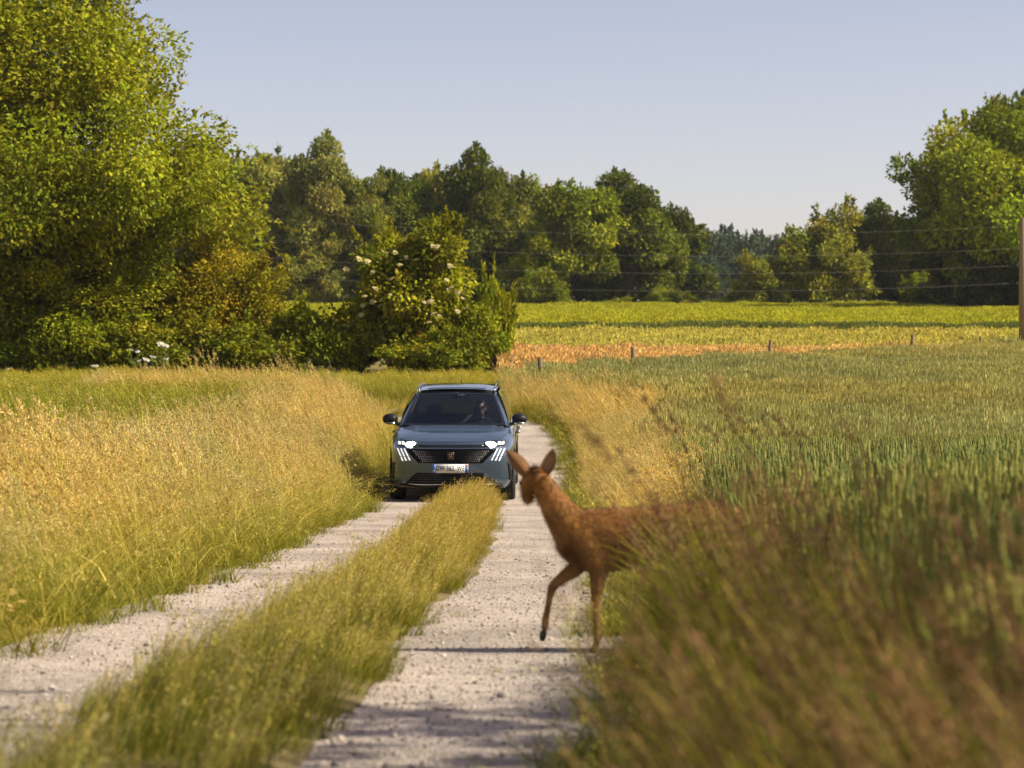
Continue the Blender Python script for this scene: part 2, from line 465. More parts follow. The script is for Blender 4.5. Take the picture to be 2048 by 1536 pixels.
def tuft(rng, Rr, nb, hb, ns, hs, pal0, pal1, spal, hpal, w=0.006, wind=math.pi, wspread=0.9, lean=(0.05, 0.4), bend=(0.05, 0.7),
         head=0.22, headr=0.014, nh=16, hl=0.016, hw=0.007, segs=3, sw=0.0028):
    mb = MB()
    if nb:
        p = disc(nb, Rr, rng)
        V, F, C, _ = ribbons(p, rng.uniform(*hb, nb), w*rng.uniform(0.6, 1.4, nb), wind + rng.normal(0, wspread, nb), rng.uniform(*lean, nb),
                             rng.uniform(*bend, nb), pick(pal0, nb, rng), pick(pal1, nb, rng), segs, rng)
        mb.add(V, F, C)
    if ns:
        p = disc(ns, Rr, rng)
        sc0 = pick(pal0, ns, rng); sc1 = pick(spal, ns, rng)
        V, F, C, P = ribbons(p, rng.uniform(*hs, ns), np.full(ns, sw), wind + rng.normal(0, wspread*0.5, ns), rng.uniform(lean[0], lean[1]*0.7, ns),
                             rng.uniform(bend[0], bend[1]*0.5, ns), sc0*0.4+sc1*0.6, sc1, 5, rng, 0.6)
        mb.add(V, F, C)
        # seed heads along the last part of each stem
        u = rng.uniform(0, 1, (ns, nh))
        a, b = P[:, -2], P[:, -1]
        full = np.linalg.norm(P[:, -1] - P[:, 0], axis=1)
        tl = (b - a); 
        frac = (head * full / (np.linalg.norm(tl, axis=1)+1e-9))[:, None]
        pos = b[:, None, :] - tl[:, None, :] * (frac * u)[..., None]
        env = np.sin(np.clip(u*0.85+0.12, 0, 1)*math.pi)[..., None]
        pos = pos + rng.normal(0, headr, pos.shape) * env
        ax = tl[:, None, :] / (np.linalg.norm(tl, axis=1)[:, None, None]+1e-9) + rng.normal(0, 0.35, pos.shape)
        nn = rng.normal(0, 1, pos.shape)
        hc = np.repeat(pick(hpal, ns, rng), nh, axis=0)
        V, F, C = rhombi(pos.reshape(-1, 3), ax.reshape(-1, 3), hl*rng.uniform(0.7, 1.3, ns*nh), hw, nn.reshape(-1, 3), hc)
        mb.add(V, F, C)
    return mb

GRN = [(0.15, 0.155, 0.012), (0.19, 0.185, 0.014), (0.115, 0.13, 0.010), (0.23, 0.205, 0.018)]
GRNL = [(0.27, 0.26, 0.02), (0.33, 0.29, 0.028), (0.23, 0.235, 0.018), (0.40, 0.33, 0.04)]
STR = [(0.50, 0.40, 0.075), (0.58, 0.47, 0.11), (0.42, 0.345, 0.055), (0.50, 0.41, 0.07)]
STRP = [(0.56, 0.42, 0.12), (0.44, 0.31, 0.09), (0.60, 0.45, 0.18), (0.68, 0.55, 0.20)]
BRN = [(0.26, 0.145, 0.06), (0.21, 0.115, 0.055), (0.31, 0.19, 0.075)]
MIXG = GRN + [(0.34, 0.27, 0.06), (0.28, 0.24, 0.05)]
rg = np.random.default_rng(11)
for k in range(5):      # tall golden verge grass
    add_src('verge', tuft(rg, 0.20, 54, (0.30, 0.75), 17, (0.60, 1.0), GRN + GRNL, GRNL + GRN + STR[:2], STR, STRP, 0.007, head=0.17, nh=20, hl=0.022, hw=0.009, headr=0.012, sw=0.0036), 'verge_tuft')
for k in range(3):      # greener verge grass with fewer heads
    add_src('vergegreen', tuft(rg, 0.20, 62, (0.30, 0.70), 10, (0.6, 0.95), GRN, GRN + GRNL, STR, STRP, 0.007, head=0.18), 'verge_green_tuft')
for k in range(4):      # short, half lying grass at the track's edge
    add_src('edge', tuft(rg, 0.14, 60, (0.08, 0.26), 3, (0.2, 0.35), GRN, GRNL + GRN, STR, STR, 0.006, wspread=2.5, lean=(0.1, 0.7), bend=(0.2, 1.1), head=0.12, nh=8), 'edge_tuft')
for k in range(3):      # loose straw lying at the edge
    add_src('straw', tuft(rg, 0.16, 22, (0.15, 0.4), 3, (0.25, 0.45), STR, STR, STR, STRP, 0.004, wspread=3, lean=(0.4, 0.9), bend=(0.2, 1.2), head=0.15, nh=8), 'straw_tuft')
for k in range(4):      # middle strip
    add_src('strip', tuft(rg, 0.13, 70, (0.14, 0.34), 30, (0.24, 0.44), GRN, GRN + GRNL, STR, STR + STRP, 0.0045, wind=0.3, wspread=0.8, head=0.22, headr=0.008, nh=9, hl=0.012, hw=0.005, sw=0.002), 'strip_tuft')
for k in range(3):
    add_src('stripgreen', tuft(rg, 0.13, 90, (0.10, 0.28), 7, (0.2, 0.36), GRN, GRN + [(0.2, 0.2, 0.03)], STR, STR + STRP, 0.005, wind=0.3, wspread=0.9, head=0.22, headr=0.008, nh=9, hl=0.012, hw=0.005, sw=0.002), 'strip_green_tuft')
for k in range(4):      # meadow behind
    add_src('meadow', tuft(rg, 0.42, 90, (0.35, 0.8), 34, (0.6, 0.95), GRN + GRNL, GRN + [(0.2,0.2,0.015)], STR + GRNL*3, STRP[:1] + GRNL*2, 0.010, head=0.2, headr=0.02, nh=10, hl=0.03, hw=0.012, sw=0.005, segs=2), 'meadow_tuft')
for k in range(4):      # brown-headed grass close to the lens, bent over by the wind
    add_src('near', tuft(rg, 0.10, 14, (0.4, 0.85), 6, (0.75, 1.1), GRN, GRN + GRNL, BRN + GRNL, BRN, 0.009, wind=math.pi*0.97, wspread=0.16, lean=(0.30, 0.62), bend=(0.05, 0.25), head=0.30, headr=0.010, nh=36, hl=0.018, hw=0.0055, segs=4), 'near_tuft')
    add_src('nearmid', tuft(rg, 0.12, 60, (0.3, 0.74), 3, (0.6, 0.95), GRN, GRN + GRNL, BRN + GRNL, BRN, 0.009, wind=math.pi*0.97, wspread=0.4, lean=(0.1, 0.4), bend=(0.05, 0.45), head=0.24, headr=0.010, nh=26, hl=0.016, hw=0.006, segs=4), 'near_mid_tuft')
def barley_patch(rng, Rr, n, hh, pal, hpal, w, hw, hl):
    mb = MB(); p = disc(n, Rr, rng)
    V, F, C, P = ribbons(p, rng.uniform(*hh, n), np.full(n, w), rng.uniform(0, 6.28, n), rng.uniform(0, 0.15, n), rng.uniform(0, 0.25, n), pick(pal, n, rng), pick(hpal, n, rng), 2, rng, 0.5)
    mb.add(V, F, C)
    ax = np.tile([[0, 0, 1.0]], (n, 1)) + rng.normal(0, 0.4, (n, 3))
    V, F, C = rhombi(P[:, -1] - [0, 0, hl*0.5], ax, hl, hw, rng.normal(0, 1, (n, 3)), pick(hpal, n, rng))
    mb.add(V, F, C)
    return mb
for k in range(3):
    add_src('barley', barley_patch(rg, 0.8, 260, (0.45, 0.65), [(0.42, 0.30, 0.07)], [(0.62, 0.40, 0.13), (0.68, 0.45, 0.16), (0.56, 0.37, 0.11)], 0.018, 0.05, 0.16), 'barley_patch')
    add_src('pasture', barley_patch(rg, 0.9, 240, (0.18, 0.36), [(0.30, 0.27, 0.04)], [(0.50, 0.43, 0.075), (0.54, 0.46, 0.09), (0.44, 0.39, 0.06)], 0.02, 0.05, 0.14), 'pasture_patch')
    add_src('crop', barley_patch(rg, 1.1, 420, (0.42, 0.6), [(0.12, 0.15, 0.03)], [(0.40, 0.385, 0.018), (0.44, 0.41, 0.022), (0.36, 0.355, 0.015)], 0.02, 0.05, 0.13), 'crop_patch')

add_src('cropedge', barley_patch(rg, 0.6, 200, (0.35, 0.55), [(0.10, 0.13, 0.03)], [(0.14, 0.17, 0.035), (0.17, 0.19, 0.035)], 0.03, 0.05, 0.13), 'crop_edge_patch')  # weaker light on the front stems is put into this patch's colour
def wheat_patch(rng, half, n):
    mb = MB()
    p = np.stack([rng.uniform(-half, half, n), rng.uniform(-half, half, n), np.zeros(n)], -1)
    hh = rng.normal(0.66, 0.035, n)
    gs = [(0.13, 0.18, 0.04), (0.16, 0.20, 0.045), (0.11, 0.155, 0.035)]
    ge = [(0.36, 0.36, 0.09), (0.31, 0.325, 0.08), (0.42, 0.40, 0.11), (0.27, 0.29, 0.07)]
    V, F, C, P = ribbons(p, hh, np.full(n, 0.0045), rng.uniform(0, 6.28, n), rng.uniform(0, 0.08, n), rng.uniform(0, 0.06, n), pick(gs, n, rng), pick(ge, n, rng, 0.1), 3, rng, 0.8)
    mb.add(V, F, C)
    for q in range(3):   # leaves
        lz = rng.uniform(0.18, 0.48, n)
        b = p.copy(); b[:, 2] = lz
        V, F, C, _ = ribbons(b, rng.uniform(0.16, 0.3, n), np.full(n, 0.011), rng.uniform(0, 6.28, n), rng.uniform(0.15, 0.5, n), rng.uniform(0.2, 0.9, n), pick(gs, n, rng), pick(gs + [(0.3, 0.26, 0.06)], n, rng), 3, rng)
        mb.add(V, F, C)
    # ears: plump spindle of stacked spikelets
    tip = P[:, -1]; ax = P[:, -1] - P[:, -2]; ax /= np.linalg.norm(ax, axis=1)[:, None]
    ax = ax + rng.normal(0, 0.06, ax.shape); ax /= np.linalg.norm(ax, axis=1)[:, None]
    ec = pick(ge, n, rng, 0.12)
    prof = np.array([0.25, 1.0, 0.72, 1.05, 0.75, 0.95, 0.65, 0.75, 0.15]); zz = np.linspace(0, 1, len(prof)); m = 5
    L = rng.uniform(0.075, 0.105, n); r = 0.0075*rng.uniform(0.85, 1.2, n)
    u = np.cross(ax, np.tile([[1.0, 0.2, 0]], (n, 1))); u /= np.linalg.norm(u, axis=1)[:, None]; v = np.cross(ax, u)
    a = np.arange(m)/m*2*math.pi
    ring = (np.cos(a)[None, None, :, None]*u[:, None, None, :] + np.sin(a)[None, None, :, None]*v[:, None, None, :]) * (r[:, None]*prof)[:, :, None, None]
    V = tip[:, None, None, :] + ax[:, None, None, :]*(L[:, None]*zz)[:, :, None, None] + ring
    i = np.arange(len(prof)-1)[:, None]*m; j = np.arange(m)[None, :]; j2 = (j+1) % m
    f = np.stack([i+j, i+j2, i+m+j2, i+m+j], -1).reshape(-1, 4)
    F = (np.arange(n)[:, None, None]*len(prof)*m + f).reshape(-1, 4)
    shade = np.where(prof > 0.9, 1.12, 0.85)
    Ce = (ec[:, None, None, :]*shade[None, :, None, None]) * np.ones((1, 1, m, 1))
    mb.add(V.reshape(-1, 3), F, Ce.reshape(-1, 3))
    return mb
for k in range(4):
    add_src('wheat', wheat_patch(rg, 0.26, 92), 'wheat_patch')
def wheat_far(rng, half, n):
    mb = MB()
    p = np.stack([rng.uniform(-half, half, n), rng.uniform(-half, half, n), np.zeros(n)], -1)
    ge = [(0.47, 0.43, 0.14), (0.41, 0.39, 0.12), (0.53, 0.47, 0.16), (0.37, 0.36, 0.11)]
    gs = [(0.13, 0.19, 0.055), (0.16, 0.21, 0.06)]
    V, F, C, P = ribbons(p, rng.normal(0.66, 0.035, n), np.full(n, 0.010), rng.uniform(0, 6.28, n), rng.uniform(0, 0.1, n), rng.uniform(0, 0.1, n), pick(gs, n, rng), pick(ge, n, rng, 0.1), 2, rng, 0.8)
    mb.add(V, F, C)
    ax = np.tile([[0, 0, 1.0]], (n, 1)) + rng.normal(0, 0.12, (n, 3))
    for q in range(2):
        nn = rng.normal(0, 1, (n, 3)); nn[:, 2] = 0
        V, F, C = rhombi(P[:, -1] - [0, 0, 0.01], ax, 0.10, 0.021, nn, pick(ge, n, rng, 0.12))
        mb.add(V, F, C)
    return mb
for k in range(3):
    add_src('wheatfar', wheat_far(rg, 0.5, 300), 'wheat_far_patch')

def scatter(name, coll, pts, rotz, scale, tint, label, cat, tilt=None):
    """one stuff object whose blades are placed by geometry nodes on its points"""
    n = len(pts)
    me = bpy.data.meshes.new(name)
    me.vertices.add(n)
    me.vertices.foreach_set('co', np.asarray(pts, np.float32).ravel())
    rot = np.zeros((n, 3), np.float32); rot[:, 2] = rotz
    if tilt is not None: rot[:, :2] = tilt
    nv = len(SRC[coll].objects)
    rng = np.random.default_rng(len(name) + n)
    for nm, ty, key, arr in (('rot', 'FLOAT_VECTOR', 'vector', rot), ('scl', 'FLOAT_VECTOR', 'vector', np.asarray(scale, np.float32)),
                             ('tint', 'FLOAT_VECTOR', 'vector', np.asarray(tint, np.float32)), ('pick', 'INT', 'value', rng.integers(0, nv, n).astype(np.int32))):
        a = me.attributes.new(nm, ty, 'POINT')
        a.data.foreach_set(key, arr.ravel())
    o = link(name, me, M['grass'])
    ng = bpy.data.node_groups.new(name + '_blades', 'GeometryNodeTree')
    ng.interface.new_socket('Geometry', in_out='INPUT', socket_type='NodeSocketGeometry')
    ng.interface.new_socket('Geometry', in_out='OUTPUT', socket_type='NodeSocketGeometry')
    N, Lk = ng.nodes, ng.links
    gi, go = N.new('NodeGroupInput'), N.new('NodeGroupOutput')
    mp = N.new('GeometryNodeMeshToPoints')
    ip = N.new('GeometryNodeInstanceOnPoints')
    ci = N.new('GeometryNodeCollectionInfo'); ci.inputs[0].default_value = SRC[coll]; ci.inputs['Separate Children'].default_value = True; ci.inputs['Reset Children'].default_value = True
    def attr(nm, ty):
        q = N.new('GeometryNodeInputNamedAttribute'); q.data_type = ty; q.inputs['Name'].default_value = nm
        return q.outputs['Attribute']
    er = N.new('FunctionNodeEulerToRotation')
    Lk.new(attr('rot', 'FLOAT_VECTOR'), er.inputs[0])
    Lk.new(gi.outputs[0], mp.inputs[0]); Lk.new(mp.outputs[0], ip.inputs['Points'])
    Lk.new(ci.outputs[0], ip.inputs['Instance']); ip.inputs['Pick Instance'].default_value = True
    Lk.new(attr('pick', 'INT'), ip.inputs['Instance Index'])
    Lk.new(er.outputs[0], ip.inputs['Rotation']); Lk.new(attr('scl', 'FLOAT_VECTOR'), ip.inputs['Scale'])
    Lk.new(ip.outputs[0], go.inputs[0])
    o.modifiers.new('blades', 'NODES').node_group = ng
    tag(o, label, cat, kind='stuff')
    return o

def in_view(x, y, m=60, extra=0.8):
    """keep what the picture can see, with a margin for a step to the side"""
    px = x / np.maximum(y, 0.1) * F_PX
    return (np.abs(px) < 1024 + m + extra / np.maximum(y, 0.5) * F_PX) & (y > 1.0)

def noise2(x, y, s, seed=0):
    r = np.random.default_rng(seed); v = 0
    for k in range(5):
        a = r.uniform(0, 6.28); f = s * (1.7 ** k) * r.uniform(0.8, 1.2)
        v = v + np.sin((x*math.cos(a) + y*math.sin(a))*f + r.uniform(0, 6.28) + 1.3*np.sin((x*math.sin(a)-y*math.cos(a))*f*0.7)) / (1.4 ** k)
    return v / 2.2

def make_zone(name, coll, n, xr, yr, keep, label, cat, sc=(0.8, 1.2), tint=None, rotr=0.6, hs=None, seed=0, ybias=1.0, sink=0.02):
    r = np.random.default_rng(seed + 100)
    x = r.uniform(*xr, n); y = yr[0] + (yr[1]-yr[0]) * r.uniform(0, 1, n) ** ybias
    m = in_view(x, y); x, y = x[m], y[m]
    off = road_off(x, y)
    feet = np.hypot((x - 0.30)/0.22, (y - 11.9)/0.8) > 1      # trodden bare around the deer's standing foot
    x, y, off = x[feet], y[feet], off[feet]
    m = keep(x, y, off, r); x, y, off = x[m], y[m], off[m]
    z = h(x, y, off) - sink
    s = r.uniform(*sc, len(x))
    if 'verge' in name: s = np.where(r.uniform(0, 1, len(x)) < 0.05, s*1.28, s)
    S = np.stack([s, s, s * r.uniform(0.85, 1.15, len(x))], -1)
    if hs is not None: S = S * hs(x, y, off)[:, None]
    if tint is None: T = np.ones((len(x), 3))
    else: T = tint(x, y, off)
    T = T * (1 + r.normal(0, 0.10, (len(x), 1)))
    return scatter(name, coll, np.stack([x, y, z], -1), r.uniform(-rotr, rotr, len(x)), S, T, label, cat, r.normal(0, 0.07, (len(x), 2)))

def wheat_top(x): return 60.5 + 1.12 * x       # far edge of the wheat
def wheat_edge(y): return np.interp(y, [0, 12, 20, 30, 45, 60], [2.2, 2.35, 2.5, 2.8, 3.4, 4.0])   # offset where the wheat starts
ones = lambda x: np.ones((len(x), 3))
def warm(x, y, k):
    return np.stack([1 + 0.10*k, 1 + 0.02*k, 1 - 0.12*k], -1)

make_zone('verge_grass', 'verge', 12000, (-9, -1.2), (7, 62),
          lambda x, y, o, r: (o < -1.75) & (o > -4.3 - 0.6*noise2(x, y, 0.7, 3)) & (r.uniform(0, 1, len(x)) < 0.5 + 0.5*np.clip((-o-1.7)/0.6, 0, 1)),
          'tall golden seeding grass on the bank left of the car', 'grass', (0.75, 1.1), lambda x, y, o: warm(x, y, noise2(x, y, 0.5, 4)),
          hs=lambda x, y, o: np.clip(0.55 + (-o - 1.6) * 0.5, 0.5, 1.0), seed=1)
make_zone('verge_grass', 'vergegreen', 11000, (-9, -1.2), (7, 62),
          lambda x, y, o, r: (o < -1.65) & (o > -5) & (noise2(x, y, 0.8, 6) + (22-y)*0.03 > r.uniform(-0.6, 0.8, len(x))),
          'leafy green grass mixed into the bank left of the track', 'grass', (0.6, 0.95), lambda x, y, o: warm(x, y, 0.6*noise2(x, y, 0.5, 7)),
          hs=lambda x, y, o: np.clip(0.5 + (-o - 1.5) * 0.5, 0.45, 1.0), seed=2)
make_zone('edge_grass', 'edge', 9000, (-6, 3), (6, 58),
          lambda x, y, o, r: ((o < -1.38 + 0.12*noise2(x, y, 2.2, 8)) & (o > -2.2)) | ((o > 1.36 + 0.12*noise2(x, y, 2.2, 9)) & (o < 2.3)),
          'short green grass creeping over both outer edges of the gravel track', 'grass', (0.6, 1.3), lambda x, y, o: warm(x, y, noise2(x, y, 0.9, 10)), rotr=3.1, seed=3)
make_zone('straw_litter', 'straw', 2600, (-6, 3), (6, 58),
          lambda x, y, o, r: ((o < -1.45) & (o > -2.5)) | ((o > 1.45) & (o < 2.4)),
          'dry straw lying over the outer edges of the gravel track', 'straw', (0.7, 1.2), rotr=3.1, seed=4)
make_zone('strip_grass', 'strip', 7200, (-3, 2), (5, 58),
          lambda x, y, o, r: (o > -0.47 + 0.09*noise2(x, y, 2.0, 11)) & (o < 0.33 + 0.10*noise2(x, y, 1.6, 12)) & (r.uniform(0, 1, len(x)) < np.clip((y-8)/9, 0.5, 1)),
          'golden grass strip growing between the two wheel tracks', 'grass', (0.75, 1.1), lambda x, y, o: warm(x, y, np.clip((y-15)/12, -0.8, 1)), seed=5,
          hs=lambda x, y, o: np.clip(1.12 - np.abs(o + 0.06)*1.1, 0.5, 1.05))
make_zone('strip_grass', 'stripgreen', 4600, (-3, 2), (5, 44),
          lambda x, y, o, r: (o > -0.52 + 0.09*noise2(x, y, 2.0, 11)) & (o < 0.40 + 0.12*noise2(x, y, 1.6, 12)) & (r.uniform(0, 1, len(x)) < np.clip((16-y)/7, 0.15, 1)),
          'dark green grass low in the strip between the wheel tracks', 'grass', (0.9, 1.35), seed=6,
          hs=lambda x, y, o: np.clip(1.1 - np.abs(o + 0.06)*1.0, 0.5, 1.0))
make_zone('meadow_grass', 'meadow', 16000, (-22, 3), (20, 77),
          lambda x, y, o, r: ((o < -3.6) & (y < 76)) | ((y > 57.5) & (o > 1.6) & (x < 3) & (y < 66.5)),
          'greenish meadow grass between the golden bank and the hedge', 'grass', (0.75, 1.05), hs=lambda x, y, o: 1 - 0.42*np.clip((y-50)/8, 0, 1), tint=lambda x, y, o: np.stack([0.92 + 0.30*np.clip((y-58)/8, 0, 1) + 0.10*noise2(x, y, 0.3, 13), 0.95 + 0.22*np.clip((y-58)/8, 0, 1) + 0.03*noise2(x, y, 0.3, 13), 0.9 + 0.1*np.clip((y-58)/8, 0, 1)], -1), seed=7)
make_zone('verge_grass', 'verge', 9000, (0, 7), (20, 64),
          lambda x, y, o, r: (o > 1.75) & (o < wheat_edge(y) + 0.4) & (y > 17),
          'golden seeding grass between the track and the wheat', 'grass', (0.6, 0.95), lambda x, y, o: warm(x, y, 0.5+noise2(x, y, 0.5, 14)),
          hs=lambda x, y, o: np.clip(0.5 + (o - 1.6) * 0.5, 0.45, 0.95), seed=8)
make_zone('verge_grass', 'vergegreen', 5000, (0, 5), (7, 45),
          lambda x, y, o, r: (o > 1.6) & (o < wheat_edge(y) + 0.2) & (r.uniform(0, 1, len(x)) < np.clip((32-y)/12, 0.2, 1)),
          'leafy green grass along the right edge of the gravel track', 'grass', (0.5, 0.8), seed=9,
          hs=lambda x, y, o: np.clip(0.45 + (o - 1.5) * 0.5, 0.4, 0.9))
wt = lambda x, y, o: np.stack([1 + 0.12*noise2(x, y, 0.25, 15), 1 + 0.05*noise2(x, y, 0.25, 15), 1 - 0.05*noise2(x, y, 0.25, 15)], -1)
make_zone('wheat', 'wheat', 13000, (0.2, 14), (4.5, 38),
          lambda x, y, o, r: (o > wheat_edge(y)), 'blue green wheat with upright ears beside the deer', 'wheat', (0.9, 1.08), wt, rotr=3.1, seed=10, ybias=0.75)
make_zone('wheat', 'wheatfar', 5600, (0.2, 26), (37, 86),
          lambda x, y, o, r: (o > wheat_edge(y)) & (y < wheat_top(x) + 0.6*noise2(x, y, 0.4, 16)), 'pale green wheat reaching to the far row of fence posts', 'wheat', (0.92, 1.06), wt, rotr=3.1, seed=11)
make_zone('barley', 'barley', 5200, (-12, 26), (64, 81),
          lambda x, y, o, r: (x > np.where(y < 77, 0.15, -0.3)) & (y > wheat_top(x) + 0.5) & (y > 66), 'ripe orange barley behind the fence posts', 'barley', (0.65, 0.85),
          lambda x, y, o: np.stack([1+0*x, 1 - 0.06 + 0.10*np.clip((x-3)/10, 0, 1), 1 - 0.1 + 0.0*x], -1), rotr=3.1, seed=12)
make_zone('pasture_grass', 'pasture', 3600, (-24, 36), (83.5, 108.5), lambda x, y, o, r: x > -16,
          'short yellow green grass field behind the orange barley', 'grass', (0.85, 1.15), lambda x, y, o: warm(x, y, 0.5*noise2(x, y, 0.2, 17)), rotr=3.1, seed=13)
make_zone('crop_edge', 'cropedge', 1500, (-30, 40), (107.2, 108.6), lambda x, y, o, r: x > -20, 'front edge of the bright green crop, coloured dark for its dimly lit stems', 'crop', (0.9, 1.1), rotr=3.1, seed=18)
make_zone('green_crop', 'crop', 10500, (-40, 62), (109, 208), lambda x, y, o, r: r.uniform(0, 1, len(x)) < np.where(y < 111, 1, 0.8),
          'bright green crop field in front of the wood', 'crop', (0.9, 1.1), lambda x, y, o: warm(x, y, 0.4*noise2(x, y, 0.08, 18)), rotr=3.1, seed=14)
# blurred grass close to the photographer, leaning over the track from the right
def near_keep(x, y, o, r):
    px = x / y * F_PX + 1024
    edge = np.interp(y, [5, 6, 8, 11], [1680, 1560, 1450, 1395])
    return (px > edge) & (px < edge + np.interp(y, [5, 11], [600, 230]) + 150*r.normal(0, 1, len(x)))
make_zone('near_grass', 'nearmid', 760, (0.2, 3.0), (5.0, 11.3), near_keep, 'brown headed grass along the track between the deer and the wheat', 'grass', (0.85, 1.12), rotr=0.35, seed=15, ybias=0.8)

make_zone('near_grass', 'near', 125, (0.15, 1.5), (3.2, 5.2), lambda x, y, o, r: (x / y * F_PX + 1024 > 1700) & (x / y * F_PX + 1024 < 2500), 'long brown grass bent over towards the track close to the lens', 'grass', (0.7, 0.98), rotr=0.2, seed=16)
make_zone('near_grass', 'near', 26, (0.1, 0.9), (3.4, 5.0), lambda x, y, o, r: (x / y * F_PX + 1024 > 1330) & (x / y * F_PX + 1024 < 1720), 'low brown grass wisps reaching over the near gravel', 'grass', (0.45, 0.62), rotr=0.2, seed=19)
make_zone('near_grass', 'nearmid', 60, (0.6, 1.4), (3.0, 4.2), lambda x, y, o, r: x / y * F_PX > 1250, 'brown grass heads hanging in from beside the wheat', 'grass', (0.9, 1.02), rotr=0.3, seed=17)

make_zone('straw_litter', 'straw', 1500, (-9, -1.2), (8, 40), lambda x, y, o, r: (o < -1.8) & (o > -4.2), 'bleached dry stems leaning through the golden bank', 'straw', (1.5, 2.3), rotr=3.1, seed=21, sink=-0.05)
make_zone('track_weeds', 'edge', 2600, (-3.5, 1.2), (6, 40), lambda x, y, o, r: (((o > 0.36) & (o < 1.4)) | ((o < -0.5) & (o > -1.4))) & (r.uniform(0, 1, len(x)) < 0.02 + 0.10*((o > 0.36) & (o < 0.6))), 'small weeds sprouting on the gravel beside the grass strip', 'weeds', (0.25, 0.5), rotr=3.1, seed=22)
# ---------------------------------------------------------------- trees and shrubs
def rand_dir(n, rng):
    v = rng.normal(0, 1, (n, 3)); return v / np.linalg.norm(v, axis=1)[:, None]

